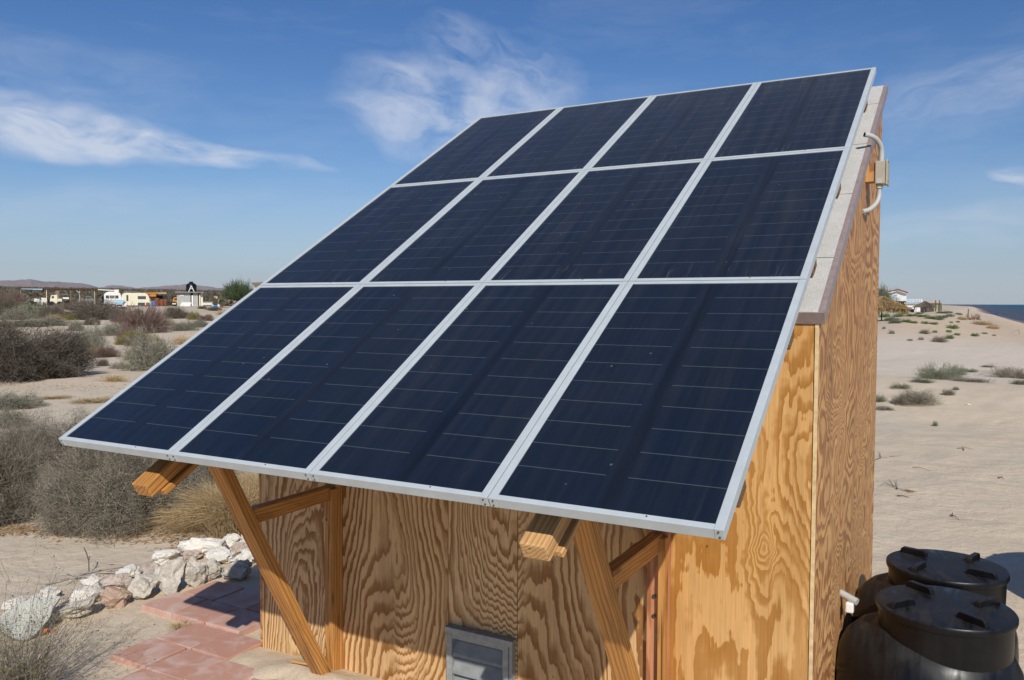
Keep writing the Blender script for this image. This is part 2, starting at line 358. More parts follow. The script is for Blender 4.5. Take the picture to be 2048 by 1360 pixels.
mat('brick', speckle((0.62, 0.20, 0.07), 0.2, 20), rough=0.9)
mat('plaster', speckle((0.74, 0.70, 0.62), 0.12, 25), rough=0.9)
mat('white_paint', speckle((0.80, 0.79, 0.76), 0.06, 2), rough=0.7)
mat('cream_paint', speckle((0.74, 0.68, 0.50), 0.08, 2), rough=0.7)
mat('concrete', speckle((0.42, 0.41, 0.38), 0.15, 3), rough=0.9)
mat('concrete_dark', speckle((0.22, 0.21, 0.19), 0.2, 3), rough=0.9)
mat('pink_wall', speckle((0.52, 0.36, 0.29), 0.2, 3), rough=0.9)
mat('red_trim', speckle((0.35, 0.09, 0.06), 0.2, 3), rough=0.8)
mat('window_dark', lambda N, p: (0.06, 0.08, 0.09), rough=0.15, spec=0.5)
mat('window_amber', lambda N, p: (0.22, 0.14, 0.06), rough=0.3)
mat('blue_paint', speckle((0.06, 0.17, 0.50), 0.1, 5), rough=0.6)
mat('pale_blue', speckle((0.35, 0.55, 0.68), 0.1, 5), rough=0.6)
mat('rust', speckle((0.22, 0.07, 0.035), 0.35, 6), rough=0.9)
mat('orange_paint', speckle((0.55, 0.22, 0.04), 0.3, 4), rough=0.7)
mat('old_wood', speckle((0.24, 0.17, 0.12), 0.35, 6), rough=0.95)
mat('grey_wood', speckle((0.38, 0.34, 0.29), 0.3, 6), rough=0.95)
mat('dry_stick', speckle((0.34, 0.22, 0.12), 0.3, 20), rough=0.9)
mat('dark_wood', speckle((0.10, 0.055, 0.03), 0.3, 6), rough=0.9)
mat('thatch', foliage_mat((0.40, 0.27, 0.11), (0.30, 0.20, 0.09), (0.48, 0.33, 0.15)), rough=0.95)
mat('thatch_old', foliage_mat((0.20, 0.165, 0.12), (0.14, 0.12, 0.09), (0.26, 0.21, 0.15)), rough=0.95)
mat('cactus', speckle((0.12, 0.14, 0.065), 0.35, 6), rough=0.9)
mat('f_dark', foliage_mat((0.080, 0.066, 0.055), (0.145, 0.120, 0.095), (0.23, 0.195, 0.15)), rough=0.9, spec=0.1)
mat('f_red', foliage_mat((0.12, 0.075, 0.06), (0.19, 0.125, 0.105), (0.27, 0.20, 0.16)), rough=0.9, spec=0.1)
mat('f_grey', foliage_mat((0.15, 0.15, 0.11), (0.25, 0.235, 0.175), (0.34, 0.31, 0.23)), rough=0.9, spec=0.1)
mat('f_mass', foliage_mat((0.125, 0.112, 0.085), (0.225, 0.198, 0.152), (0.38, 0.32, 0.24)), rough=0.9, spec=0.1)
mat('f_yellow', foliage_mat((0.12, 0.115, 0.04), (0.21, 0.195, 0.07), (0.32, 0.28, 0.13)), rough=0.9, spec=0.1)
mat('f_green', foliage_mat((0.08, 0.13, 0.04), (0.14, 0.205, 0.065), (0.22, 0.27, 0.11)), rough=0.9, spec=0.1)
mat('f_tree', foliage_mat((0.035, 0.055, 0.022), (0.065, 0.095, 0.04), (0.11, 0.14, 0.07)), rough=0.9, spec=0.1)
mat('f_far', foliage_mat((0.085, 0.08, 0.05), (0.14, 0.12, 0.085), (0.19, 0.165, 0.12)), rough=0.9, spec=0.0)
mat('f_olive', foliage_mat((0.12, 0.14, 0.09), (0.19, 0.20, 0.13), (0.28, 0.28, 0.19)), rough=0.9, spec=0.1)
mat('f_straw', foliage_mat((0.40, 0.28, 0.14), (0.54, 0.40, 0.22), (0.30, 0.20, 0.10)), rough=0.9, spec=0.1)
mat('bark', speckle((0.14, 0.10, 0.075), 0.3, 10), rough=0.95)
mat('litter', speckle((0.30, 0.20, 0.11), 0.4, 30), rough=0.95)

def water_mat(N, p):
    P = N.pos(); x, y, z = N.sep(P)
    wob = N.noise(N.comb(N.m('MULTIPLY', x, 0.06), N.m('MULTIPLY', y, 0.008), 0.0), 1.0, 3, 0.5)
    xs = N.m('ADD', x, N.m('MULTIPLY', N.m('SUBTRACT', wob, 0.5), 9.0))
    c = N.ramp(N.rng(xs, 8, 60), [(0.0, (0.10, 0.06, 0.07)), (0.06, (0.045, 0.075, 0.13)), (0.16, (0.10, 0.085, 0.07)), (0.22, (0.04, 0.08, 0.14)),
                                  (0.36, (0.10, 0.08, 0.06)), (0.45, (0.024, 0.095, 0.14)), (1.0, (0.014, 0.082, 0.13))])
    foam = N.noise(N.comb(N.m('MULTIPLY', x, 0.8), N.m('MULTIPLY', y, 0.03), 3.0), 1.0, 3, 0.6)
    c = N.mix(N.m('MULTIPLY', N.rng(foam, 0.58, 0.68), N.rng(x, 30, 12, 0.0, 0.5), clamp=True), c, (0.45, 0.48, 0.52))
    N.put(N.bump(N.noise(N.v('MULTIPLY', P, (1.0, 0.35, 1.0)), 1.5, 4, 0.6), 1.0, 0.25), p.inputs['Normal'])
    return c
mat('water', water_mat, rough=0.55, spec=0.25)

def hill_mat(N, p):
    P = N.pos(); n = N.noise(P, 0.004, 6, 0.65); s = N.sep(N.n('ShaderNodeNewGeometry').outputs['Normal'])[0]
    return N.mix(N.rng(n, 0.35, 0.65), (0.36, 0.28, 0.25), (0.27, 0.215, 0.205))
mat('hill', hill_mat, rough=1.0, spec=0.0)

# ------------------------------------------------------------------ mesh helpers
class MB:
    def __init__(s): s.v = []; s.f = []; s.mi = []
    def add(s, vs, fs, mi=0):
        o = len(s.v); s.v += [tuple(v) for v in vs]; s.f += [tuple(i + o for i in f) for f in fs]; s.mi += [mi] * len(fs); return s
    def box(s, x0, x1, y0, y1, z0, z1, mi=0, mx=None):
        vs = [Vector((x, y, z)) for x in (x0, x1) for y in (y0, y1) for z in (z0, z1)]
        if mx is not None: vs = [mx @ v for v in vs]
        return s.add(vs, [(0, 1, 3, 2), (4, 6, 7, 5), (0, 4, 5, 1), (2, 3, 7, 6), (0, 2, 6, 4), (1, 5, 7, 3)], mi)
    def prism(s, pts, axis, a, b, mi=0, mx=None):
        """polygon (list of 2-tuples) extruded along axis from a to b"""
        def mk(p, t):
            return {'x': (t, p[0], p[1]), 'y': (p[0], t, p[1]), 'z': (p[0], p[1], t)}[axis]
        n = len(pts); vs = [Vector(mk(p, a)) for p in pts] + [Vector(mk(p, b)) for p in pts]
        if mx is not None: vs = [mx @ v for v in vs]
        fs = [tuple(range(n))[::-1], tuple(range(n, 2 * n))] + [(i, (i + 1) % n, n + (i + 1) % n, n + i) for i in range(n)]
        return s.add(vs, fs, mi)
    def tube(s, path, r, seg=12, mi=0, caps=True, rads=None):
        path = [Vector(p) for p in path]; n = len(path); up = None; vs = []
        for i, p in enumerate(path):
            t = (path[min(i + 1, n - 1)] - path[max(i - 1, 0)]).normalized()
            if up is None: up = t.orthogonal().normalized()
            up = (up - t * up.dot(t)).normalized(); w = t.cross(up)
            rr = rads[i] if rads else r
            vs += [p + (up * math.cos(a) + w * math.sin(a)) * rr for a in (2 * math.pi * k / seg for k in range(seg))]
        fs = [(i * seg + k, i * seg + (k + 1) % seg, (i + 1) * seg + (k + 1) % seg, (i + 1) * seg + k) for i in range(n - 1) for k in range(seg)]
        if caps: fs += [tuple(range(seg))[::-1], tuple(range((n - 1) * seg, n * seg))]
        return s.add(vs, fs, mi)
    def lathe(s, prof, seg=48, mi=0, sx=1, sy=1, c=(0, 0, 0)):
        vs = [(c[0] + r * sx * math.cos(a), c[1] + r * sy * math.sin(a), c[2] + z) for r, z in prof for a in (2 * math.pi * k / seg for k in range(seg))]
        n = len(prof)
        fs = [(i * seg + k, i * seg + (k + 1) % seg, (i + 1) * seg + (k + 1) % seg, (i + 1) * seg + k) for i in range(n - 1) for k in range(seg)]
        fs += [tuple(range(seg))[::-1], tuple(range((n - 1) * seg, n * seg))]
        return s.add(vs, fs, mi)
    def build(s, name, mats, parent=None, smooth=False, bevel=0.0, fix=True):
        me = bpy.data.meshes.new(name); me.from_pydata(s.v, [], s.f); 
        if not isinstance(mats, (list, tuple)): mats = [mats]
        for m in mats: me.materials.append(m if not isinstance(m, str) else M[m])
        for p, i in zip(me.polygons, s.mi): p.material_index = i
        if fix or bevel:
            bm = bmesh.new(); bm.from_mesh(me)
            if fix: bmesh.ops.recalc_face_normals(bm, faces=bm.faces)
            if bevel: bmesh.ops.bevel(bm, geom=[e for e in bm.edges if e.calc_face_angle(0) > 0.6], offset=bevel, segments=2, affect='EDGES', profile=0.5)
            bm.to_mesh(me); bm.free()
        if smooth:
            me.polygons.foreach_set('use_smooth', [True] * len(me.polygons))
            try: me.set_sharp_from_angle(angle=math.radians(38))
            except Exception: pass
        o = bpy.data.objects.new(name, me); col.objects.link(o)
        if parent is not None: o.parent = parent
        return o

def tag(o, label=None, cat=None, group=None, kind=None):
    if label: o['label'] = label
    if cat: o['category'] = cat
    if group: o['group'] = group
    if kind: o['kind'] = kind
    return o

def empty(name, loc=(0, 0, 0), rz=0.0, label=None, cat=None, group=None):
    o = bpy.data.objects.new(name, None); col.objects.link(o); o.location = loc; o.rotation_euler = (0, 0, rz); o.empty_display_size = 0.1
    return tag(o, label, cat, group)

def copy_tree(o, parent=None):
    c = o.copy(); col.objects.link(c); c.parent = parent
    for ch in list(KIDS.get(o.name, o.children)): copy_tree(ch, c)
    return c
KIDS = {}

# ------------------------------------------------------------------ terrain
_rs = np.random.RandomState(7); _T = _rs.rand(256, 256)
def vnoise(x, y):
    x = np.asarray(x, float); y = np.asarray(y, float)
    xi = np.floor(x).astype(int); yi = np.floor(y).astype(int); fx = x - xi; fy = y - yi
    fx = fx * fx * (3 - 2 * fx); fy = fy * fy * (3 - 2 * fy)
    a = _T[xi & 255, yi & 255]; b = _T[(xi + 1) & 255, yi & 255]; c = _T[xi & 255, (yi + 1) & 255]; d = _T[(xi + 1) & 255, (yi + 1) & 255]
    return (a * (1 - fx) + b * fx) * (1 - fy) + (c * (1 - fx) + d * fx) * fy - 0.5
def ss(a, b, x): t = np.clip((x - a) / (b - a), 0, 1); return t * t * (3 - 2 * t)
SEA_Z = -1.5
def shore_x(y):
    return np.interp(y, [-500, 0, 120, 190, 238, 335, 527, 893, 1600, 2600, 4500, 9000, 20000], [15, 14.5, 13.5, 12.5, 11.3, 10.0, 10.6, 10.4, -18, -75, -200, -600, -1500])
def height(x, y):
    x = np.asarray(x, float); y = np.asarray(y, float)
    u = -x
    z = np.interp(u, [-20, 12, 40, 70, 88, 96, 140, 300, 1300, 20000], [0, 0, 0.12, 0.42, 0.62, 1.22, 1.30, 4.0, 24, 60])
    near = np.sqrt((x - 1.2) ** 2 + (y - 1.5) ** 2)
    k = ss(3.0, 12.0, near)
    k2 = np.clip(1 - ss(400, 3000, near), 0, 1)
    z = z + k * k2 * (0.30 * vnoise(x / 11 + 3.1, y / 11 + 8.3) + 0.13 * vnoise(x / 3.7 + 1.1, y / 3.7 + 2.3) + 0.045 * vnoise(x / 1.3, y / 1.3))
    z = z + (0.026 * vnoise(x / 0.30 + 9, y / 0.30) + 0.030 * vnoise(x / 0.75 + 4, y / 0.75 + 7)) * (0.25 + 0.75 * ss(1.2, 3.0, near)) * (1 - ss(30, 80, near)) * (0.35 + 0.65 * ss(-1.0, 2.5, x))
    # right-hand dunes: crest, track, crest
    rgt = ss(-8, 0, x)
    z = z + rgt * (0.42 * np.exp(-((y - 17.5 - 0.4 * vnoise(x, 0 * y) * 4) / 2.6) ** 2) - 0.30 * np.exp(-((y - 31) / 8.0) ** 2) + 0.10 * np.exp(-((y - 58) / 10.0) ** 2))
    z = z + (1 - ss(-1.0, 5.5, x)) * rgt * 0.62 * ss(33, 56, y + 9 * vnoise(x / 6, y / 60)) * (1 - ss(240, 500, y))
    z = z + 0.046 * (1 + 1.3 * vnoise(x / 0.13, y / 0.13)) * np.exp(-(((x - 0.25) / 0.36) ** 2 + ((y - 1.03) / 0.15) ** 2)) + 0.03 * np.exp(-(((x - 0.75) / 0.5) ** 2 + ((y - 1.02) / 0.2) ** 2))
    sxx = shore_x(y)
    dd = x - sxx
    wob = 0.8 * vnoise(y / 25, y / 60)
    bt = ss(-8.0, 0.0, dd + wob)
    z = z * (1 - bt) + SEA_Z * bt - np.clip(dd + wob, 0, 40) * 0.12
    return z
def hz(x, y): return float(height(x, y))

def ray_dir(px, py): return unproject_dir(px, py)
def at(px, py, dmax=4000):
    d = ray_dir(px, py); s = 2.0; prev = s
    while s < dmax:
        p = CAM + d * s
        if p.z < hz(p.x, p.y): break
        prev = s; s *= 1.03
    lo, hi = prev, s
    for _ in range(30):
        m = (lo + hi) / 2; p = CAM + d * m
        if p.z < hz(p.x, p.y): hi = m
        else: lo = m
    p = CAM + d * hi; return Vector((p.x, p.y, hz(p.x, p.y)))
def depth(p): return (Vector(p) - CAM).dot(_f)
def mpp(p): return depth(p) / F_PX
def place_d(px, d):
    """point on the ground in the direction of a column of the photo, d metres away"""
    v = ray_dir(px, 600); v = Vector((v.x, v.y, 0)).normalized(); p = CAM + v * d
    return Vector((p.x, p.y, hz(p.x, p.y)))

# radial sheet
radii = [0.0] + list(np.geomspace(0.25, 1.0, 14)) 
r_ = 1.0
while r_ < 40: radii.append(r_); r_ *= 1.0085 if r_ < 14 else 1.012
while r_ < 14000: radii.append(r_); r_ *= 1.022
radii = np.array(radii)
vdir = math.atan2(_f.y, _f.x)
fine = np.linspace(vdir - math.radians(36), vdir + math.radians(36), 420)
coarse = np.linspace(vdir + math.radians(36), vdir - math.radians(36) + 2 * math.pi, 100)[1:-1]
ang = np.concatenate([fine, coarse]); na = len(ang); nr = len(radii)
RR, AA = np.meshgrid(radii, ang, indexing='ij')
GX = CAM.x + RR * np.cos(AA); GY = CAM.y + RR * np.sin(AA); GZ = height(GX, GY)
gv = np.stack([GX, GY, GZ], -1).reshape(-1, 3)
i, j = np.meshgrid(np.arange(nr - 1), np.arange(na), indexing='ij'); j2 = (j + 1) % na
gf = np.stack([i * na + j, (i + 1) * na + j, (i + 1) * na + j2, i * na + j2], -1).reshape(-1, 4)
def np_mesh(name, v, f, mats, smooth=True):
    me = bpy.data.meshes.new(name); nv, nf, k = len(v), len(f), f.shape[1]
    me.vertices.add(nv); me.vertices.foreach_set('co', np.ascontiguousarray(v, dtype=np.float32).ravel())
    me.loops.add(nf * k); me.loops.foreach_set('vertex_index', np.ascontiguousarray(f, dtype=np.int32).ravel())
    me.polygons.add(nf); me.polygons.foreach_set('loop_start', np.arange(0, nf * k, k, dtype=np.int32))
    me.polygons.foreach_set('use_smooth', np.full(nf, smooth))
    for m in (mats if isinstance(mats, (list, tuple)) else [mats]): me.materials.append(M[m])
    me.update(calc_edges=True); me.validate()
    return me
def np_obj(name, me, parent=None):
    o = bpy.data.objects.new(name, me); col.objects.link(o); o.parent = parent; return o
g = np_obj('ground', np_mesh('ground', gv, gf, 'sand')); tag(g, kind='structure')

sea = MB(); xs_ = [6.0, 40, 200, 1000, 5000, 30000]; 
yy_ = [-200, 0, 60, 120, 190, 300, 500, 900, 1600, 2600, 4500, 9000, 20000, 45000]
vv = [(float(shore_x(y)) + (x - 12), y, SEA_Z) for y in yy_ for x in xs_]; nx = len(xs_)
sea.add(vv, [(a * nx + b, a * nx + b + 1, (a + 1) * nx + b + 1, (a + 1) * nx + b) for a in range(len(yy_) - 1) for b in range(nx - 1)])
tag(sea.build('sea', 'water'), kind='structure')

# far hills: a strip of ridged ground 6-8 km away
prof_px = [-700, -500, -300, -150, 0, 30, 62, 95, 130, 160, 185, 200, 225, 245, 262, 285, 330, 368, 400, 445, 520, 700, 1000]
prof_py = [560, 556, 562, 556, 561, 560, 557, 561, 562, 565, 571, 574, 569, 571, 574, 575, 571, 566.5, 570, 575.5, 577, 578, 584]
HV = []; HA = 500; HRN = 26
pxs = np.linspace(-700, 1000, HA)
for k in range(HRN):
    t = k / (HRN - 1); dist = 6000 + 2600 * t
    for px in pxs:
        d = ray_dir(px, 600); dh = Vector((d.x, d.y, 0)).normalized(); x = CAM.x + dh.x * dist; y = CAM.y + dh.y * dist
        py = float(np.interp(px, prof_px, prof_py)); dd = ray_dir(px, py); tan = dd.z / math.hypot(dd.x, dd.y)
        ridge = CAM.z + tan * 7400
        s_ = math.sin(math.pi * min(1, t * 1.15) * 0.5) if t < 0.54 else max(0, 1 - (t - 0.54) / 0.5)
        nz = float(vnoise(px / 9.0, t * 7)) * 26 + float(vnoise(px / 3.5 + 7, t * 15)) * 14 + float(vnoise(px / 30, t * 2)) * 20
        zz = 60 + (ridge - 60) * (s_ ** 1.2) + nz * s_ * (0.4 if 0.45 < t < 0.6 else 1.0) * 0.8
        HV.append((x, y, zz if k not in (0, HRN - 1) else 0))
hf = np.array([(a * HA + b, a * HA + b + 1, (a + 1) * HA + b + 1, (a + 1) * HA + b) for a in range(HRN - 1) for b in range(HA - 1)])
tag(np_obj('hills', np_mesh('hills', np.array(HV), hf, 'hill')), kind='structure')

# ------------------------------------------------------------------ shed
W, H, ZB, TILT = 0.667, 1.2475, 1.33, math.radians(30.62)
CT, ST = math.cos(TILT), math.sin(TILT)
WX0, WX1, WY0, WY1 = -0.15, 2.692, 1.20, 3.36     # outer faces of the shed walls
ROOF_D = -0.155
def plane_z(y, d=0.0): return ZB + y * ST / CT + d / CT
shed = empty('wooden_shed', (WX0, WY0, 0), label='honey brown plywood shed with a steep shingled roof standing on the sand', cat='shed')
OFF = Vector((-WX0, -WY0, 0))
def P(o):
    """parent a mesh built in world coordinates to the shed without moving it"""
    o.location = OFF; return o
roof_under = ROOF_D - 0.03
mb = MB()
sheets = [(WX0, 1.068), (1.071, 1.438), (1.441, 2.045)]
for a, b in sheets: mb.box(a, b, WY0, WY0 + 0.012, -0.15, plane_z(WY0, roof_under) - 0.004)
P(mb.build('front_wall', 'ply_front', shed, bevel=0.001))
mb = MB().box(2.056, WX1 - 0.016, WY0, WY0 + 0.012, -0.15, plane_z(WY0, roof_under) - 0.004)
o = P(mb.build('front_wall', 'ply_sunlit', shed, bevel=0.001)); o['label'] = 'plywood sheet at the right end of the front, coloured brighter to show sunlight'
mb = MB().box(2.045, 2.056, WY0 + 0.006, WY0 + 0.012, -0.15, 1.8); P(mb.build('seam_gap', 'dark_gap', shed))
def side(x0, x1, name, m, edge=None):
    pts = [(WY0 - 0.003, -0.15), (WY1, -0.15), (WY1, plane_z(WY1, roof_under) - 0.004), (WY0 - 0.003, plane_z(WY0 - 0.003, roof_under) - 0.004)]
    b = MB().prism(pts, 'x', x0, x1)
    if edge is not None: b.mi[5] = 1
    return P(b.build(name, [m, 'ply_edge'], shed))
o = side(WX1 - 0.0135, WX1, 'side_wall', 'ply_side', 1)
side(WX0 + 0.001, WX0 + 0.013, 'side_wall', 'ply_side')
P(MB().box(WX0 + 0.02, WX1 - 0.02, WY1 - 0.012, WY1 - 0.001, -0.15, plane_z(WY1, roof_under) - 0.03).build('back_wall', 'ply_side', shed))
P(MB().box(WX1 - 0.0125, WX1 + 0.0015, WY0 - 0.0052, WY0 - 0.0035, -0.15, 1.79).build('corner_strip', 'ply_edge', shed))
# roof
RX0, RX1, RY0, RY1 = -0.25, 2.712, 1.17, 3.42
mx = Matrix.Translation((0, 0, ZB)) @ Matrix.Rotation(TILT, 4, 'X')     # x, slope, normal -> world
s0, s1 = RY0 / CT - 0.09, RY1 / CT - 0.09
s0 = (RY0 - (-ROOF_D) * ST) / CT; s1 = (RY1 - (-ROOF_D) * ST) / CT
def PS(o):
    """parent to shed a mesh written in roof-slope coordinates"""
    o.matrix_local = Matrix.Translation(OFF) @ mx; return o
roof = PS(MB().box(RX0, RX1 - 0.006, s0 + 0.006, s1, ROOF_D - 0.02, ROOF_D).build('roof', 'shingle', shed, bevel=0.002))
fm = MB()
fm.box(RX1 - 0.005, RX1 + 0.001, s0, s1, ROOF_D - 0.045, ROOF_D + 0.002); fm.box(RX0, RX1 - 0.005, s0 - 0.001, s0 + 0.005, ROOF_D - 0.045, ROOF_D + 0.002)
fm.box(RX1 - 0.02, RX1 - 0.005, s0 + 0.005, s1, ROOF_D + 0.0005, ROOF_D + 0.0025)
o = fm.build('drip_edge', 'drip_edge', roof)
# vent in the front wall
vx0, vx1, vz0, vz1 = 1.085, 1.432, -0.12, 0.372
vent = P(MB().box(vx0 - 0.006, vx1 + 0.006, WY0 - 0.045, WY0 - 0.001, vz1 - 0.022, vz1 + 0.006).box(vx0, vx0 + 0.030, WY0 - 0.040, WY0 - 0.001, vz0, vz1 - 0.022)
         .box(vx1 - 0.046, vx1 - 0.018, WY0 - 0.040, WY0 - 0.001, vz0, vz1 - 0.022).box(vx1 - 0.017, vx1, WY0 - 0.034, WY0 - 0.001, vz0, vz1 - 0.022)
         .box(vx0 + 0.03, vx1 - 0.046, WY0 - 0.038, WY0 - 0.001, vz1 - 0.045, vz1 - 0.022).build('louvre_vent', 'galvanised', shed, bevel=0.002))
vback = MB().box(vx0 + 0.03, vx1 - 0.046, WY0 - 0.004, WY0 - 0.0015, vz0, vz1 - 0.03).build('vent_backing', 'concrete_dark', vent)
for k in range(5):
    z = vz1 - 0.065 - k * 0.082
    pts = [(WY0 - 0.006, z), (WY0 - 0.034, z - 0.050), (WY0 - 0.036, z - 0.064), (WY0 - 0.031, z - 0.064), (WY0 - 0.030, z - 0.052), (WY0 - 0.004, z - 0.004)]
    MB().prism(pts, 'x', vx0 + 0.031, vx1 - 0.047).build('vent_blade', 'slat', vent)
for z in (0.08,): MB().tube([(vx1 - 0.009, WY0 - 0.034, z), (vx1 - 0.009, WY0 - 0.0365, z)], 0.005, 10).build('screw', 'screw', vent)

def lumber_piece(name, p0, p1, w, d, m, side_dir=(1, 0, 0), parent=shed, bevel=0.003, cut=None):
    """a length of timber from p0 to p1; w is its size along side_dir, d across"""
    p0, p1 = Vector(p0), Vector(p1); L = (p1 - p0).length; zz = (p1 - p0).normalized()
    xx = Vector(side_dir); xx = (xx - zz * xx.dot(zz)).normalized(); yy = zz.cross(xx)
    mw = Matrix(((xx.x, yy.x, zz.x, p0.x), (xx.y, yy.y, zz.y, p0.y), (xx.z, yy.z, zz.z, p0.z), (0, 0, 0, 1)))
    b = MB().box(-w / 2, w / 2, -d / 2, d / 2, 0, L)
    o = b.build(name, m, parent, bevel=bevel)
    o.matrix_local = (Matrix.Translation(OFF) @ mw) if parent is shed else mw
    return o

def on_slope(x, s, n): return mx @ Vector((x, s, n))
for k, (pxc, post_x) in enumerate(((0.425, 0.390), (2.108, 2.102))):
    lm = 'lumber' if k == 0 else 'lumber_pale'
    # rafter: upper member plus a thinner one laid against its underside
    n0 = -0.145
    e0 = -0.035 if k == 0 else -0.012
    lumber_piece('rafter', on_slope(pxc, e0, n0 - 0.036), on_slope(pxc, 3.6, n0 - 0.036), 0.088, 0.060, lm, bevel=0.006)
    lumber_piece('rafter_plate', on_slope(pxc + 0.012, e0 + 0.045, n0 - 0.079), on_slope(pxc + 0.012, 1.25, n0 - 0.079), 0.100, 0.022, lm)
    lumber_piece('wall_post', (post_x, WY0 - 0.021, -0.12), (post_x, WY0 - 0.021, 1.52), 0.089, 0.038, 'lumber' if k == 0 else 'lumber_red')
    lumber_piece('wall_post', (post_x + 0.030, WY0 - 0.060, 0.02), (post_x + 0.030, WY0 - 0.060, 0.95), 0.030, 0.038, 'lumber')
    yt = 0.44 if k == 0 else 0.42
    lumber_piece('brace', (post_x + (0.034 if k == 0 else 0.030), WY0 - 0.075, -0.09), (post_x - 0.012, yt - 0.03, plane_z(yt - 0.03, -0.24)), 0.078, 0.054, 'lumber')
    ys = 0.625 if k == 0 else 0.625
    lumber_piece('strut', (post_x + 0.002, ys, 0.925), (post_x - 0.004, WY0 - 0.041, 0.925), 0.050, 0.070, 'lumber')
    for zz in (0.90, 0.78) if k == 0 else (0.62, 0.70):
        bx = post_x - 0.032 if k == 0 else post_x - 0.012
        P(MB().tube([(bx, WY0 - 0.039, zz), (bx, WY0 - 0.046, zz)], 0.008 if k else 0.007, 12).build('bolt', 'galvanised' if zz > 0.65 and k == 0 else 'screw', shed, smooth=False))
P(MB().tube([(2.108, WY0 - 0.039, 0.545), (2.108, WY0 - 0.048, 0.545)], 0.011, 14).build('bolt', 'galvanised', shed))
for s in (0.27, 1.05, 1.57, 2.31, 3.46):
    lumber_piece('purlin', on_slope(0.03, s, -0.093), on_slope(2.640, s, -0.093), 0.085, 0.105, 'lumber_old', side_dir=(0, CT, ST))

# ------------------------------------------------------------------ solar panels
PW, PH, FT = W - 0.004, H - 0.005, 0.034
fr = MB()
sf, hf_ = 0.0245, 0.019
fr.box(0, sf, 0, PH, -FT, 0); fr.box(PW - sf, PW, 0, PH, -FT, 0)
fr.box(sf + 0.0005, PW - sf - 0.0005, 0.0006, hf_, -FT, -0.0006); fr.box(sf + 0.0005, PW - sf - 0.0005, PH - hf_, PH - 0.0006, -FT, -0.0006)
scr = [MB().tube([(x, 0.0, z), (x, -0.002, z)], 0.0028, 8) for x, z in ((0.014, -0.009), (0.012, -0.026), (PW - 0.014, -0.009), (PW - 0.012, -0.026))]
scr.append(MB().tube([(PW * 0.70, 0.012, -0.0002), (PW * 0.70, 0.012, 0.0008)], 0.0026, 8))
gl = MB().box(sf - 0.002, PW - sf + 0.002, hf_ - 0.002, PH - hf_ + 0.002, -0.010, -0.0035)
panel0 = empty('solar_panel', label='x', cat='solar panel', group='solar panels on the shed roof rack')
fr.build('frame', 'aluminium', panel0, bevel=0.0012); [q_.build('screw', 'screw', panel0) for q_ in scr]; gl.build('cell_sheet', 'cells', panel0)
rown = ['lower', 'middle', 'upper']; coln = ['leftmost', 'second from the left', 'third from the left', 'rightmost']
for jj in range(3):
    for ii in range(4):
        o = panel0 if (ii, jj) == (0, 0) else copy_tree(panel0)
        o.location = (ii * W + 0.002, jj * H * CT, ZB + jj * H * ST); o.rotation_euler = (TILT, 0, 0)
        o['label'] = f'{coln[ii]} dark blue solar panel in the {rown[jj]} row of the array'

# ------------------------------------------------------------------ conduit and junction box on the shed side
jb = empty('junction_box', (WX1, 2.55, 2.48), label='beige electrical junction box with curved grey conduit high on the shed side', cat='junction box')
def PJ(o): o.location = Vector((0, 0, 0)) - jb.location; return o
PJ(MB().box(2.738, 2.786, 2.545, 2.640, 2.478, 2.592).build('box_body', 'box_beige', jb, bevel=0.003))
PJ(MB().box(2.787, 2.796, 2.540, 2.645, 2.473, 2.597).build('box_cover', 'box_beige', jb, bevel=0.002))
for z in (2.487, 2.583): PJ(MB().tube([(2.796, 2.55, z), (2.799, 2.55, z)], 0.004, 8).build('screw', 'screw', jb))
PJ(MB().box(WX1 + 0.0005, 2.7375, 2.556, 2.63, 2.492, 2.585).build('mounting_block', 'ply_side', jb, bevel=0.002))
def arc(pts, n=10):
    out = []; P0 = [Vector(p) for p in pts]
    for i in range(len(P0) - 1):
        a = P0[max(i - 1, 0)]; b = P0[i]; c = P0[i + 1]; d = P0[min(i + 2, len(P0) - 1)]
        for k in range(n):
            t = k / n; out.append(0.5 * ((2 * b) + (c - a) * t + (2 * a - 5 * b + 4 * c - d) * t * t + (3 * b - a - 3 * c + d) * t ** 3))
    return out + [P0[-1]]
up = arc([(2.762, 2.58, 2.593), (2.762, 2.58, 2.64), (2.756, 2.565, 2.675), (2.738, 2.54, 2.702), (2.712, 2.515, 2.716), (2.690, 2.50, 2.720)])
PJ(MB().tube(up, 0.0125, 16).build('upper_conduit', 'pvc', jb, smooth=True))
PJ(MB().tube([up[-1] + (up[-1] - up[-2]).normalized() * 0.0002, up[-1] + (up[-1] - up[-2]).normalized() * 0.0008], 0.0095, 16).build('conduit_mouth', 'dark_gap', jb))
lo = arc([(2.756, 2.575, 2.478), (2.756, 2.575, 2.43), (2.752, 2.565, 2.40), (2.738, 2.54, 2.37), (2.715, 2.50, 2.345), (2.690, 2.46, 2.335)])
PJ(MB().tube(lo, 0.0115, 16).build('lower_conduit', 'pvc', jb, smooth=True))
PJ(MB().tube([(2.756, 2.575, 2.458), (2.756, 2.575, 2.476)], 0.0165, 16).build('conduit_coupling', 'pvc', jb, smooth=True))
PJ(MB().box(2.744, 2.768, 2.5435, 2.545, 2.481, 2.505).build('box_tab', 'pvc', jb))

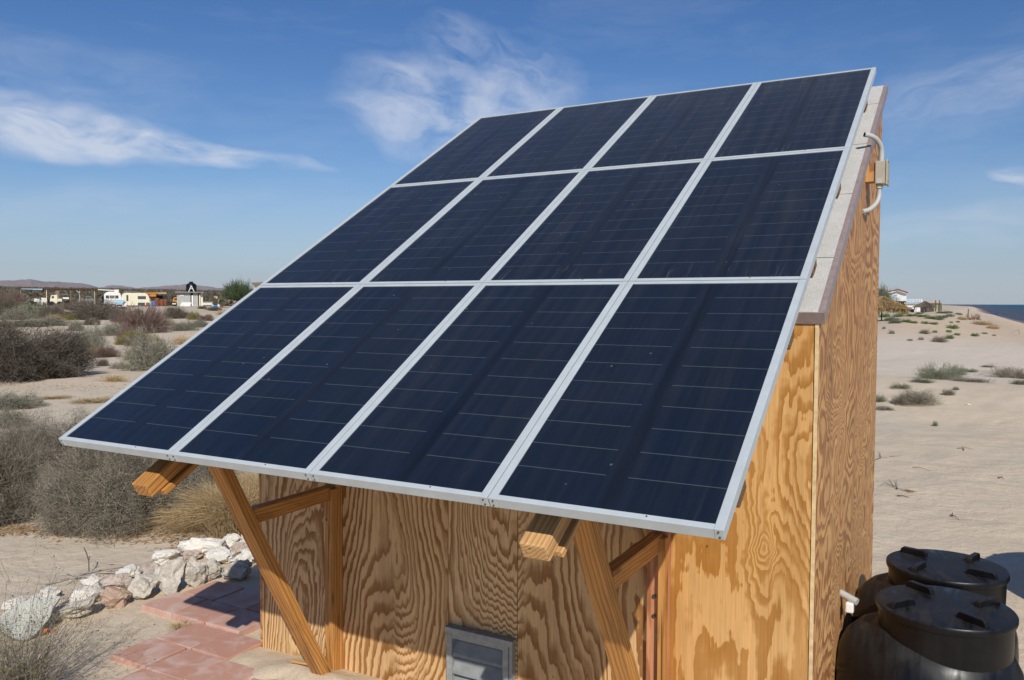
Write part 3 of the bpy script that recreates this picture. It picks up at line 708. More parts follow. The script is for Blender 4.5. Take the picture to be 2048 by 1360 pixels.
# ------------------------------------------------------------------ black water tanks
def sup(r, z): return (r, z)
def water_tank(loc, rot, label):
    t = empty('water_tank', loc, 0, label=label, cat='water tank', group='black plastic water tanks beside the shed')
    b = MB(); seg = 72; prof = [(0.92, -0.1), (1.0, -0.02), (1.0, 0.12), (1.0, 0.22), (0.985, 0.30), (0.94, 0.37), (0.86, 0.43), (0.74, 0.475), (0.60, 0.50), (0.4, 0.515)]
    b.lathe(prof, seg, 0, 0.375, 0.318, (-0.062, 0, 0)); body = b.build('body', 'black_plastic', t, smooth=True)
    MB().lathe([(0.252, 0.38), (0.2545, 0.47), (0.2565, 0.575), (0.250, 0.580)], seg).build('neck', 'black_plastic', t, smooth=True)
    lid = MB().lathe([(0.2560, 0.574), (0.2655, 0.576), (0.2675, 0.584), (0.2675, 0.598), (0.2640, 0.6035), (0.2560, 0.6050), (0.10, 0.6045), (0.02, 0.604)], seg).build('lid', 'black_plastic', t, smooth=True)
    lid.rotation_euler = (0, 0, rot)
    for a, rr, tw in ((0.55, 0.185, 0.35), (2.15, 0.185, 0.35), (3.70, 0.185, 0.35), (5.30, 0.185, 0.35)):
        m4 = Matrix.Translation((rr * math.cos(a), rr * math.sin(a), 0.604)) @ Matrix.Rotation(a + tw, 4, 'Z')
        MB().prism([(-0.066, 0), (-0.060, 0.022), (-0.050, 0.030), (0.050, 0.030), (0.060, 0.022), (0.066, 0)], 'y', -0.0125, 0.0125, 0, m4).build('lug', 'black_plastic', lid, bevel=0.003)
    return t
water_tank((3.108, 1.914, 0), 0.0, 'nearer black plastic water tank with a round lugged lid beside the plywood wall')
water_tank((3.099, 2.531, 0), 0.35, 'farther black plastic water tank behind the nearer one, its lid against the sand')
tt = water_tank((4.50, 3.85, 0), 0.35, 'stand-in black tank added just outside the view to cast a shadow on the sand'); tt.scale = (1.62, 1.62, 1.62)  # unseen tank added as shadow caster for the sand beside the shed
pv = empty('drain_pipe', (2.69, 1.95, 0.5), label='short white plastic pipe running from the shed wall to the farther black tank', cat='pipe')
MB().tube([(0.0, 0, 0.075), (0.075, -0.03, 0.055)], 0.016, 16).build('pipe', 'pvc', pv, smooth=True)
MB().box(0.028, 0.062, -0.05, -0.02, 0.005, 0.05).build('pipe_elbow', 'white_paint', pv, bevel=0.006)
vv2 = MB().tube([(2.692, 1.42, 0.30), (2.725, 1.42, 0.30)], 0.017, 14).tube([(2.715, 1.42, 0.262), (2.715, 1.42, 0.31)], 0.014, 12)
tag(vv2.build('tap', 'white_paint', smooth=True), 'small white plastic tap low on the shed side near the front tank', 'tap')

# ------------------------------------------------------------------ paving tiles
TP, TQ = 0.283, 0.268
tile_m = None
rows = [(0.695, -0.728, 4), (0.965, -0.712, 4), (1.222, -1.195, 4), (1.492, -1.150, 4), (1.762, -0.66, 2), (0.425, -0.445, 3), (0.155, -0.16, 2)]
names = {0: 'in the row level with the shed corner post foot', }
rowlab = ['in the third row from the front', 'in the fourth row, where the patio steps in', 'in the raised row at the stone edging', 'in the shaded row behind the raised row', 'in the farthest row by the shed wall', 'in the second row from the front', 'in the front row at the picture edge']
collab = ['leftmost', 'second', 'third', 'fourth']
tb = MB().box(0.006, TP - 0.006, 0.006, TQ - 0.006, -0.05, 0.026)
tb0 = tb.build('paving_tile', 'tile', None, bevel=0.004)
first = True
for r, (y, x, n) in enumerate(rows):
    for c in range(n):
        if x + (c + 1) * TP > WX0 + 0.01 and y + TQ > WY0: continue
        o = tb0 if first else tb0.copy()
        if not first: col.objects.link(o)
        first = False
        o.location = (x + c * TP, y, random.Random(r * 9 + c).uniform(-0.003, 0.003) + (0.012 if r in (2, 3, 4) else 0.0)); o.rotation_euler = (random.Random(r + c * 5).uniform(-.006, .006), 0, random.Random(r * 3 + c).uniform(-.012, .012))
        tag(o, f'{collab[c]} square red clay paving tile {rowlab[r]}', 'paving tile', 'red clay paving tiles beside the shed')

# ------------------------------------------------------------------ stones
def rock_mesh(seed, sub=3, flat=1.0, rough=0.42, squash=0.0):
    bm = bmesh.new(); bmesh.ops.create_icosphere(bm, subdivisions=sub, radius=0.5)
    rnd = random.Random(seed); off = Vector((rnd.uniform(0, 50),) * 3)
    planes = [(Vector((rnd.gauss(0, 1), rnd.gauss(0, 1), rnd.gauss(0, 0.8))).normalized(), rnd.uniform(0.22, 0.40)) for _ in range(14)]
    for v in bm.verts:
        p = v.co.copy()
        for n, d in planes:
            k = p.dot(n)
            if k > d: p -= n * (k - d) * 0.92
        nz = mnoise.fractal(p * 3.0 + off, 0.9, 2.1, 4) * rough * 0.30 + mnoise.noise(p * 8 + off) * rough * 0.16
        v.co = p + p.normalized() * nz
    lo = Vector([min(v.co[i] for v in bm.verts) for i in range(3)]); hi = Vector([max(v.co[i] for v in bm.verts) for i in range(3)])
    for v in bm.verts: v.co = Vector([(v.co[i] - lo[i]) / (hi[i] - lo[i]) - 0.5 for i in range(3)])
    me = bpy.data.meshes.new('rock'); bm.to_mesh(me); bm.free()
    me.polygons.foreach_set('use_smooth', [True] * len(me.polygons))
    try: me.set_sharp_from_angle(angle=math.radians(30))
    except Exception: pass
    return me
# centre column, base row, width, height in photo pixels, material, label, depth ratio
ROCKS = [
 (62, 1278, 104, 62, 'slab', 'large pale flat slab tilted forward beside the twiggy plant', 0.5),
 (146, 1248, 96, 40, 'rock_grey', 'long grey stone lying between the flat slab and the orange stone', 0.7),
 (231, 1221, 60, 44, 'rock_orange', 'orange brown stone with a grey top in the front of the row', 0.8),
 (288, 1203, 60, 52, 'rock_grey', 'blocky light grey stone just right of the orange brown one', 0.8),
 (337, 1192, 60, 76, 'rock_grey', 'tall rounded grey boulder in the front of the stone row', 0.8),
 (388, 1179, 52, 60, 'rock_grey', 'tall craggy grey boulder right of the tall rounded one', 0.8),
 (430, 1164, 42, 44, 'rock_grey', 'medium grey stone with a straight shaded right edge', 0.8),
 (474, 1165, 60, 40, 'rock_grey', 'grey stone half in shadow next to the diagonal brace', 0.8),
 (33, 1232, 54, 32, 'rock_white', 'whitish stone behind the flat slab at the left edge', 0.8),
 (72, 1216, 36, 26, 'rock_white', 'small pale round stone above the bluish rubble', 0.9),
 (83, 1224, 42, 18, 'rock_blue', 'low bluish grey stone wedged behind the flat slab', 0.8),
 (95, 1202, 42, 22, 'rock_white', 'small white stone at the back of the left end of the row', 0.8),
 (120, 1219, 48, 20, 'rock_pink', 'flat reddish stone resting above the long grey one', 0.8),
 (162, 1217, 54, 36, 'rock_white', 'pale rounded stone left of the dark cracked stone', 0.8),
 (192, 1209, 42, 38, 'rock_grey', 'dark cracked stone just behind the orange brown one', 0.8),
 (186, 1182, 46, 28, 'rock_white', 'white stone at the back beside the pile of twigs', 0.8),
 (234, 1190, 62, 36, 'rock_pink', 'broad pinkish stone behind the orange brown one', 0.8),
 (257, 1160, 48, 26, 'rock_white', 'low white stone at the back behind the broad pinkish one', 0.8),
 (306, 1158, 50, 27, 'rock_pink', 'reddish topped stone tucked behind the tall boulder', 0.8),
 (334, 1134, 54, 34, 'rock_white', 'brightest white stone on top behind the tall rounded boulder', 0.8),
 (405, 1120, 96, 42, 'rock_white', 'largest pale block at the back with layered top', 0.6),
 (385, 1126, 44, 24, 'rock_pink', 'small pinkish stone in front of the largest pale block', 0.8),
 (464, 1100, 48, 28, 'rock_white', 'pale stone right of the largest block', 0.8),
 (480, 1109, 38, 20, 'rock_pink', 'small reddish stone near the brace at the back', 0.8),
 (497, 1093, 30, 26, 'rock_white', 'white stone farthest back beside the brace', 0.8),
 (490, 1135, 58, 34, 'rock_white', 'whitish stone with a pointed right end beside the brace', 0.8),
 (442, 1134, 62, 30, 'rock_white', 'pale stone in the middle below the largest block', 0.8),
 (418, 1165, 16, 13, 'rock_pink', 'pebble sized stone wedged between two grey stones', 0.9),
]
for n, (cx, by, w, h, mt, lab, dr) in enumerate(ROCKS):
    p = at(cx, by); k = mpp(p); wm, hm = w * k * 1.0, h * k * 1.05; dm = wm * dr * 1.1
    me = rock_mesh(n * 7 + 3, 4); me.materials.append(M[mt])
    o = bpy.data.objects.new('rock', me); col.objects.link(o)
    fw = Vector((p.x - CAM.x, p.y - CAM.y, 0)).normalized()
    o.location = p + fw * dm * 0.45 + Vector((0, 0, hm * 0.42)); o.scale = (wm, dm, hm)
    o.rotation_euler = (random.Random(n).uniform(-.12, .12), random.Random(n + 50).uniform(-.15, .15) if n else -0.12, math.atan2(fw.y, fw.x) - math.pi / 2 + random.Random(n + 9).uniform(-.25, .25))
    if n == 0:
        bm_ = bmesh.new(); PO = [(-.50, -.10), (-.42, .30), (-.10, .46), (.28, .44), (.56, .34), (.38, .10), (.30, -.12), (.02, -.42), (-.16, -.50), (-.34, -.34)]
        fc = bm_.faces.new([bm_.verts.new((a * 1.0, b, 0.5)) for a, b in PO]); ex = bmesh.ops.extrude_face_region(bm_, geom=[fc])
        for v in [q for q in ex['geom'] if isinstance(q, bmesh.types.BMVert)]: v.co.z = -0.5; v.co.x *= 0.94; v.co.y *= 0.92
        bmesh.ops.recalc_face_normals(bm_, faces=bm_.faces); bmesh.ops.bevel(bm_, geom=bm_.edges[:], offset=0.02, segments=2, affect='EDGES')
        me.clear_geometry(); bm_.to_mesh(me); bm_.free()
        o.rotation_euler = (math.radians(38), math.radians(-6), o.rotation_euler.z + 0.10); o.scale = (wm * 1.05, hm * 1.45, 0.035); o.location = p + fw * 0.07 + Vector((0, 0, 0.085))
    tag(o, lab, 'stone', 'stones edging the tiled patio')
def small_rock(px, py, w, h, mt, name, lab, cat, group=None, seed=1):
    p = at(px, py); k = mpp(p); me = rock_mesh(seed, 2); me.materials.append(M[mt]); o = bpy.data.objects.new(name, me); col.objects.link(o)
    o.scale = (w * k, w * k * 0.8, h * k); o.location = p + Vector((0, 0, h * k * 0.38)); return tag(o, lab, cat, group)
small_rock(90, 1268, 17, 14, 'brick', 'brick_fragment', 'bright orange brick fragment in front of the flat slab', 'brick fragment', seed=31)
small_rock(106, 1263, 13, 7, 'brick', 'brick_fragment', 'smaller flat orange brick chip right of the bright fragment', 'brick fragment', seed=32)
small_rock(1936, 811, 9, 5, 'rock_white', 'rock', 'small pale stone alone on the open sand', 'stone', seed=33)
small_rock(1982, 764, 10, 7, 'rock_grey', 'rock', 'small round grey stone below the dune grass on the right', 'stone', seed=34)
p = at(463, 1337); tag(lumber_piece('plaster_chip', (p.x - .03, p.y, p.z + .006), (p.x + .03, p.y - .01, p.z + .006), 0.012, 0.008, 'plaster', (0, 1, 0), None), 'thin white chip of plaster lying on the sandy tiles', 'chip')
p = at(600, 1330); 
tag(lumber_piece('wood_scrap', (p.x - .05, p.y, p.z + .012), (p.x + .06, p.y + .01, p.z + .016), 0.03, 0.01, 'lumber_pale', (0, 1, 0), None), 'pale wood scrap on the sand by the foot of the brace', 'wood scrap')

# ------------------------------------------------------------------ shrubs
def tw_quads(P0, P1, w0, w1, rs):
    """thin tapered strips from P0 to P1 (n,3)"""
    d = P1 - P0; r = rs.normal(size=P0.shape); s = np.cross(d, r); s /= (np.linalg.norm(s, axis=1, keepdims=True) + 1e-9)
    n = len(P0); v = np.stack([P0 - s * w0, P0 + s * w0, P1 + s * w1, P1 - s * w1], 1).reshape(-1, 3)
    return v, np.arange(4 * n).reshape(n, 4)
def bush_mesh(name, m, seed, stems=60, twigs=2500, leaves=2500, tw=0.006, lw=0.02, lobes=5, low=0.12, twl=0.16, hollow=0.55, upright=0.0, spiky=0.0, clumps=0, csize=0.08):
    rs = np.random.RandomState(seed)
    ph = rs.rand(lobes) * 2 * np.pi; am = rs.rand(lobes) * 0.22
    def radius(az, el):
        r = np.ones_like(az)
        for k in range(lobes): r += am[k] * np.cos((k + 1) * az + ph[k]) * (0.4 + 0.6 * np.cos(el)) + 0.07 * np.cos((k + 2) * 2.3 * el + (k + 1) * 1.7 * az + ph[k] * 2)
        return r / 1.15
    def shell(n, tmin, tmax):
        az = rs.rand(n) * 2 * np.pi; el = np.arcsin(np.clip(rs.rand(n) * (1 - low) + low * rs.rand(n), 0, 1))
        t = tmin + (tmax - tmin) * rs.rand(n) ** 0.6
        R = radius(az, el) * t
        d = np.stack([np.cos(az) * np.cos(el), np.sin(az) * np.cos(el), np.sin(el)], 1)
        return d * R[:, None], d
    V, Fc = [], []; o = 0
    def put(v, f):
        nonlocal o
        V.append(v); Fc.append(f + o); o += len(v)
    T, D = shell(stems, 0.7, 1.0); B = rs.normal(size=(stems, 3)) * 0.06; B[:, 2] = 0
    mid = B + (T - B) * 0.5 + rs.normal(size=T.shape) * 0.05; mid[:, 2] = np.abs(mid[:, 2]) + 0.03
    put(*tw_quads(B, mid, tw * 2.2, tw * 1.6, rs)); put(*tw_quads(mid, T, tw * 1.6, tw * 0.8, rs))
    A, D = shell(twigs, hollow, 1.0)
    dirn = D * (0.8 + spiky) + rs.normal(size=D.shape) * 0.6 + np.array([0, 0, upright]); dirn /= np.linalg.norm(dirn, axis=1, keepdims=True)
    L = twl * (0.4 + rs.rand(twigs))[:, None]; E = A + dirn * L; A2 = A - dirn * L * 0.5
    for q in (A2, E): q[:, 2] = np.maximum(q[:, 2], 0.0)
    put(*tw_quads(A2, E, tw, tw * 0.45, rs))
    if leaves:
        A, D = shell(leaves, hollow, 1.04); a = rs.normal(size=A.shape); b = rs.normal(size=A.shape); a /= np.linalg.norm(a, axis=1, keepdims=True); b /= np.linalg.norm(b, axis=1, keepdims=True)
        l = lw * (0.5 + rs.rand(leaves))[:, None]
        if clumps:
            idx = rs.randint(0, clumps, leaves); A = A[idx] + rs.normal(size=A.shape) * csize * (0.5 + rs.rand(clumps)[idx])[:, None]
        A[:, 2] = np.maximum(A[:, 2], lw)
        v = np.stack([A, A + a * l, A + a * l * 0.6 + b * l * 0.5, A + b * l * 0.35], 1).reshape(-1, 3)
        put(v, np.arange(4 * leaves).reshape(leaves, 4))
    return np_mesh(name, np.concatenate(V), np.concatenate(Fc), m, smooth=False)
def grass_mesh(name, m, seed, blades=900, w=0.006, spread=1.0, lean=0.8, curve=0.35, h=1.0):
    rs = np.random.RandomState(seed); az = rs.rand(blades) * 2 * np.pi; rr = np.sqrt(rs.rand(blades)) * spread * 0.55
    B = np.stack([np.cos(az) * rr, np.sin(az) * rr, np.zeros(blades)], 1)
    a2 = az + rs.normal(size=blades) * 0.9; ln = lean * rs.rand(blades); hh = h * (0.45 + 0.55 * rs.rand(blades))
    M1 = B + np.stack([np.cos(a2) * ln * 0.35, np.sin(a2) * ln * 0.35, hh * 0.65], 1)
    M2 = B + np.stack([np.cos(a2) * ln * (0.55 + curve), np.sin(a2) * ln * (0.55 + curve), hh], 1)
    M2[:, 2] -= curve * ln * 0.5
    M2[:, 2] = np.maximum(M2[:, 2], 0.01)
    v1, f1 = tw_quads(B, M1, w, w * 0.8, rs); v2, f2 = tw_quads(M1, M2, w * 0.8, w * 0.3, rs)
    return np_mesh(name, np.concatenate([v1, v2]), np.concatenate([f1, f2 + len(v1)]), m, smooth=False)

BM = {}
def proto(kind, i):
    key = (kind, i)
    if key in BM: return BM[key]
    sd = hash(kind) % 1 + i * 13 + sum(map(ord, kind))
    if kind == 'mass': me = bush_mesh('shrub', 'f_mass', sd, 160, 40000, 34000, 0.0017, 0.012, 7, twl=0.09, hollow=0.45, clumps=420, csize=0.045)
    elif kind == 'bigdark': me = bush_mesh('shrub', 'f_dark', sd, 150, 34000, 14000, 0.0024, 0.012, 6, low=0.3, twl=0.10, hollow=0.35)
    elif kind == 'dark': me = bush_mesh('shrub', 'f_dark', sd, 90, 6000, 2600, 0.0050, 0.024, 5, twl=0.17, hollow=0.4, upright=0.3)
    elif kind == 'red': me = bush_mesh('shrub', 'f_red', sd, 100, 5200, 1200, 0.0050, 0.022, 5, twl=0.22, hollow=0.4, upright=0.7, spiky=0.3)
    elif kind == 'grey': me = bush_mesh('shrub', 'f_grey', sd, 60, 4200, 5600, 0.0050, 0.03, 6, twl=0.14, hollow=0.45, clumps=150, csize=0.06)
    elif kind == 'yellow': me = bush_mesh('shrub', 'f_yellow', sd, 60, 2200, 3200, 0.0075, 0.04, 4, twl=0.14, hollow=0.45)
    elif kind == 'green': me = bush_mesh('shrub', 'f_green', sd, 40, 900, 1500, 0.014, 0.075, 5, twl=0.2, hollow=0.4)
    elif kind == 'olive': me = bush_mesh('shrub', 'f_olive', sd, 60, 1800, 3400, 0.010, 0.055, 6, twl=0.15, hollow=0.35)
    elif kind == 'dry': me = bush_mesh('shrub', 'f_straw', sd, 50, 900, 300, 0.010, 0.03, 5, twl=0.25, hollow=0.2, upright=0.3)
    elif kind == 'scrub': me = bush_mesh('shrub', 'f_olive', sd, 20, 500, 500, 0.02, 0.09, 4, twl=0.2, hollow=0.4)
    elif kind == 'dune': me = bush_mesh('shrub', 'f_olive', sd, 60, 5200, 3800, 0.0040, 0.020, 7, twl=0.11, hollow=0.3, upright=0.5)
    elif kind == 'dunedark': me = bush_mesh('shrub', 'f_mass', sd, 60, 4600, 2600, 0.0045, 0.020, 7, twl=0.13, hollow=0.3, upright=0.3)
    BM[key] = me; return me
_bn = [0]
def bush(px, py, w, h, kind, label, variant=None, group=None, cat='shrub', name='shrub', deep=0.8, sink=0.03, p=None):
    """shrub whose foot is seen at (px, py), w and h its size in photo pixels"""
    _bn[0] += 1; n = _bn[0]
    if p is None: p = at(px, py)
    k = mpp(p); v = variant if variant is not None else n % 3
    o = bpy.data.objects.new(name, proto(kind, v)); col.objects.link(o)
    rx = w * k * 0.5 / 0.95; rzv = h * k / 0.97
    o.scale = (rx, rx * deep, rzv)
    fw = Vector((p.x - CAM.x, p.y - CAM.y, 0)).normalized()
    q = p + fw * rx * deep * 0.85
    o.location = (q.x, q.y, hz(q.x, q.y) - sink * rzv)
    o.rotation_euler = (0, 0, random.Random(n).choice((0, math.pi)) + math.atan2(fw.y, fw.x) - math.pi / 2)
    return tag(o, label, cat, group)

G_S = 'shrubs on the sandy plain'
bush(250, 1075, 330, 205, 'mass', 'large dense grey brown shrub behind the stone row under the panel corner', 0, G_S, deep=0.75)
bush(-20, 1062, 270, 220, 'mass', 'dense grey brown shrub cut by the left picture edge beside the bare sand path', 1, G_S)
bush(120, 950, 330, 110, 'mass', 'grey green tinged shrub rising behind the two dense grey brown ones', 2, G_S)
bush(400, 985, 160, 100, 'mass', 'twiggy shrub behind the dry straw beside the brace', 0, G_S)
bush(40, 768, 300, 138, 'bigdark', 'biggest dark purplish brown thorny shrub at the left edge', 0, G_S, deep=0.9)
bush(30, 822, 110, 34, 'grey', 'low grey shrub in front of the biggest dark shrub at the left', 0, G_S)
bush(15, 858, 90, 40, 'grey', 'small grey shrub at the left edge just above the dense grey brown mass', 1, G_S)
bush(180, 706, 62, 60, 'grey', 'upright grey shrub standing right of the biggest dark shrub', 2, G_S)
bush(152, 662, 34, 24, 'grey', 'small round grey shrub left of the open sand', 1, G_S)
bush(225, 672, 54, 26, 'grey', 'flat grey shrub in front of the reddish twiggy one', 0, G_S)
bush(305, 743, 108, 88, 'grey', 'big grey green shrub touching the panel edge', 2, G_S)
bush(268, 690, 70, 32, 'yellow', 'pale yellowish shrub behind the big grey green one', 0, G_S)
bush(286, 668, 104, 56, 'red', 'reddish brown fan shaped twiggy shrub in the middle distance', 0, G_S)
bush(192, 641, 110, 42, 'dark', 'wide dark purplish shrub in front of the open shed', 0, G_S)
bush(240, 644, 40, 28, 'dark', 'dark shrub on the right end of the wide purplish one', 2, G_S)
bush(352, 638, 48, 27, 'dark', 'dark purplish shrub below the block hut', 1, G_S)
bush(390, 640, 32, 18, 'yellow', 'yellow green shrub right below the block hut', 1, G_S)
bush(366, 662, 56, 22, 'grey', 'grey shrub below the dark purplish one near the panel edge', 2, G_S)
bush(330, 652, 40, 18, 'grey', 'pale grey low shrub left of the dark purplish one', 0, G_S)
bush(400, 655, 40, 18, 'grey', 'greyish shrub against the panel edge', 1, G_S)
bush(372, 690, 60, 22, 'dry', 'dry yellowish shrub hugging the panel edge', 0, G_S)
bush(140, 641, 42, 15, 'yellow', 'bright yellow green cushion shrub', 2, G_S)
bush(106, 641, 52, 34, 'dark', 'dark green grey shrub left of the yellow green cushion', 1, G_S)
bush(66, 636, 76, 34, 'olive', 'olive green shrub group left of the dark green grey shrub', 1, G_S)
bush(30, 640, 60, 26, 'grey', 'greyish shrub at the far left of the middle distance', 1, G_S)
bush(10, 632, 60, 46, 'dark', 'dark shrub at the left edge in front of the open shed', 2, G_S)
bush(18, 612, 60, 32, 'red', 'reddish shrub cluster at the left edge near the open shed', 1, G_S)
bush(70, 655, 140, 18, 'grey', 'long low grey shrub above the biggest dark shrub', 2, G_S)
bush(160, 622, 60, 20, 'red', 'reddish twiggy shrub at the posts of the open shed', 2, G_S)
bush(120, 618, 30, 12, 'grey', 'grey shrub on the sand mound near the thick trunk', 0, G_S)
bush(240, 738, 44, 12, 'grey', 'tiny grey tuft on open sand left of the big grey green shrub', 1, G_S)
bush(228, 765, 62, 15, 'dry', 'straw coloured tuft with grey tips on the open sand', 1, G_S)
bush(205, 733, 22, 16, 'dark', 'dark little tuft at the foot of the upright grey shrub', 1, G_S)
bush(285, 775, 40, 18, 'grey', 'small grey shrub at the panel edge below the big grey green one', 0, G_S)
bush(195, 808, 110, 9, 'dry', 'flat brown patch of dry weed on the sand', 2, G_S)
bush(110, 800, 70, 7, 'dry', 'thin flat line of dry weed left on the sand path', 0, G_S)
bush(430, 622, 26, 10, 'dark', 'low dark bush between the hut and the tree', 0, G_S)
bush(445, 630, 30, 9, 'dry', 'low dry tuft below the tree', 1, G_S)
# unlabelled differences are too small here: these share one description
rr = random.Random(5)
n = 0
while n < 46:
    px = rr.uniform(-30, 440); py = 618 + 110 * rr.random() ** 1.7
    if px > 515 - (py - 571) * 1.25 - 8: continue
    if 590 < py < 616: continue
    k = mpp(at(px, py)); wpx = rr.uniform(0.5, 1.5) / k
    bush(px, py, wpx, wpx * rr.uniform(0.3, 0.55), rr.choice(('grey', 'grey', 'dark', 'yellow', 'dry', 'red')), 'small low shrub dotted among the larger shrubs of the plain', None, 'small scattered shrubs of the plain')
    n += 1

# dry straw behind the brace and litter under the shrubs
def grass(px, py, w, h, mt, label, seed, blades=900, lean=0.8, ww=0.006, curve=0.3, group=None, cat='grass tuft'):
    p = at(px, py); k = mpp(p)
    o = bpy.data.objects.new('dry_grass', grass_mesh('dry_grass', mt, seed, blades, ww, 1.0, lean, curve)); col.objects.link(o)
    o.scale = (w * k * 0.55, w * k * 0.5, h * k); fw = Vector((p.x - CAM.x, p.y - CAM.y, 0)).normalized(); q = p + fw * w * k * 0.3
    o.location = (q.x, q.y, hz(q.x, q.y)); return tag(o, label, cat, group)
grass(470, 1078, 190, 120, 'f_straw', 'tangle of dry straw coloured grass behind the stones and the brace', 3, 3200, 1.0, 0.0035, 0.5)
grass(380, 1068, 120, 60, 'f_straw', 'dry straw grass leaning out at the right foot of the large shrub', 4, 1200, 1.4, 0.004, 0.6)
grass(540, 1040, 140, 120, 'f_straw', 'dry straw seen between the brace and the shed corner', 5, 1800, 1.0, 0.0035, 0.4)
# fine twiggy plant at bottom-left
def sprig_plant(loc, size, seed, label, leaves=1800):
    rs = np.random.RandomState(seed); V = []; Fc = []; o = 0
    segs = []
    for s in range(170):
        az = rs.rand() * 2 * np.pi; sp = 0.3 + rs.rand() * 0.9; p = np.array([rs.normal() * .05, rs.normal() * .05, 0.]); d = np.array([np.cos(az) * sp, np.sin(az) * sp, 0.7 + rs.rand() * .6]); d /= np.linalg.norm(d)
        L = 0.55 + rs.rand() * 0.6; w = 0.0035
        for k in range(6):
            q = p + d * L / 6; segs.append((p, q, w, w * .85))
            for b in range(2):
                bd = d + rs.normal(size=3) * 0.55; bd /= np.linalg.norm(bd); bl = 0.06 + rs.rand() * 0.16
                segs.append((q, q + bd * bl, w * .6, w * .25))
                if rs.rand() < .6:
                    m_ = q + bd * bl * .5; b2 = bd + rs.normal(size=3) * .6; segs.append((m_, m_ + b2 * 0.05, w * .4, w * .2))
            p = q; w *= .82; d = d + rs.normal(size=3) * 0.12 + np.array([0, 0, -0.06]); d /= np.linalg.norm(d)
    A = np.array([s[0] for s in segs]); B = np.array([s[1] for s in segs]); w0 = np.array([s[2] for s in segs])[:, None]; w1 = np.array([s[3] for s in segs])[:, None]
    v, f = tw_quads(A, B, w0, w1, rs); root = empty('wispy_shrub', loc, 0, label=label, cat='shrub'); root.scale = (size,) * 3
    np_obj('stems', np_mesh('stems', v, f, 'f_mass', False), root)
    idx = rs.randint(0, len(B), leaves); C = B[idx] + rs.normal(size=(leaves, 3)) * 0.012; a = rs.normal(size=C.shape) * 0.006; b = rs.normal(size=C.shape) * 0.0045
    v = np.stack([C, C + a, C + a + b, C + b], 1).reshape(-1, 3); np_obj('leaves', np_mesh('leaves', v, np.arange(4 * leaves).reshape(-1, 4), 'f_yellow', False), root)
    return root
q = at(40, 1405); sprig_plant((q.x, q.y, 0), 0.60, 11, 'wispy green and brown twiggy shrub in the bottom left corner', 4200)
q = at(-110, 1370); sprig_plant((q.x, q.y, 0), 0.45, 12, 'wispy shrub at the left edge overhanging the flat slab', 500)

# loose twigs
def twig(px, py, pts, label, r=0.004, mt='bark', name='twig', lift=0.01):
    """branching twig drawn on the ground; pts are lists of photo pixels"""
    b = MB(); base = at(px, py)
    for line in pts:
        path = [at(a, c) + Vector((0, 0, lift + 0.01 * math.sin(i_ * 2.1))) - base for i_, (a, c) in enumerate(line)]
        b.tube(path, r, 5, rads=[r * (1 - 0.6 * t / max(1, len(path) - 1)) for t in range(len(path))])
    o = b.build(name, mt); o.location = base; return tag(o, label, 'twig')
twig(1815, 985, [[(1817, 986), (1795, 980), (1785, 970), (1778, 960)], [(1795, 980), (1792, 962)], [(1788, 976), (1770, 968), (1756, 974)], [(1817, 986), (1830, 988)]], 'reddish branching twig on the sand right of the shed corner', 0.004, 'old_wood')
twig(1830, 983, [[(1810, 982), (1822, 985), (1836, 984)]], 'curled brown leaf like scrap on the branching twig', 0.011, 'dry_stick', 'bark_scrap')
twig(1805, 994, [[(1794, 993), (1806, 995), (1818, 995)]], 'short dark stick below the branching twig', 0.006, 'dark_wood')
twig(1915, 1037, [[(1900, 1033), (1908, 1035), (1918, 1040)], [(1905, 1034), (1905, 1028)]], 'small forked stick on the sand above the far tank lid', 0.005, 'bark')
twig(1762, 918, [[(1749, 922), (1762, 917), (1775, 916)], [(1762, 917), (1759, 905)], [(1780, 914), (1800, 914)]], 'tan forked twig by the shed edge', 0.005, 'dry_stick')
twig(1935, 898, [[(1915, 898), (1930, 897), (1948, 899)], [(1928, 902), (1925, 895)]], 'tan dry twig alone in the middle of the sand', 0.006, 'dry_stick')
twig(2003, 957, [[(1996, 957), (2004, 957), (2007, 958)]], 'dark stub of wood at the right on the sand', 0.008, 'bark')
twig(1835, 937, [[(1825, 936), (1840, 938), (1862, 942)]], 'thin brown stalk above the branching twig', 0.004, 'bark')
twig(150, 1160, [[(90, 1172), (120, 1166), (150, 1155), (200, 1148), (250, 1140)], [(150, 1155), (130, 1150)], [(170, 1150), (150, 1162), (130, 1172)], [(200, 1148), (240, 1150)], [(140, 1160), (165, 1158), (190, 1160)], [(160, 1152), (210, 1142), (290, 1128), (320, 1120)]], 'pile of thin grey sticks lying behind the stones', 0.006, 'grey_wood')
_p = at(178, 1146); b_ = MB(); b_.tube([(0, 0, 0), (0.0, 0, 0.08), (-0.02, 0, 0.13), (-0.05, 0, 0.17)], 0.004, 5); b_.tube([(0.0, 0, 0.08), (0.01, 0.0, 0.12)], 0.003, 5); o = b_.build('twig', 'bark'); o.location = _p; tag(o, 'dark twig standing up out of the sand behind the stones', 'twig')
grass(362, 1262, 40, 16, 'f_straw', 'small tuft of dry roots where the tile rows step', 8, 160, 1.6, 0.02, 0.5)

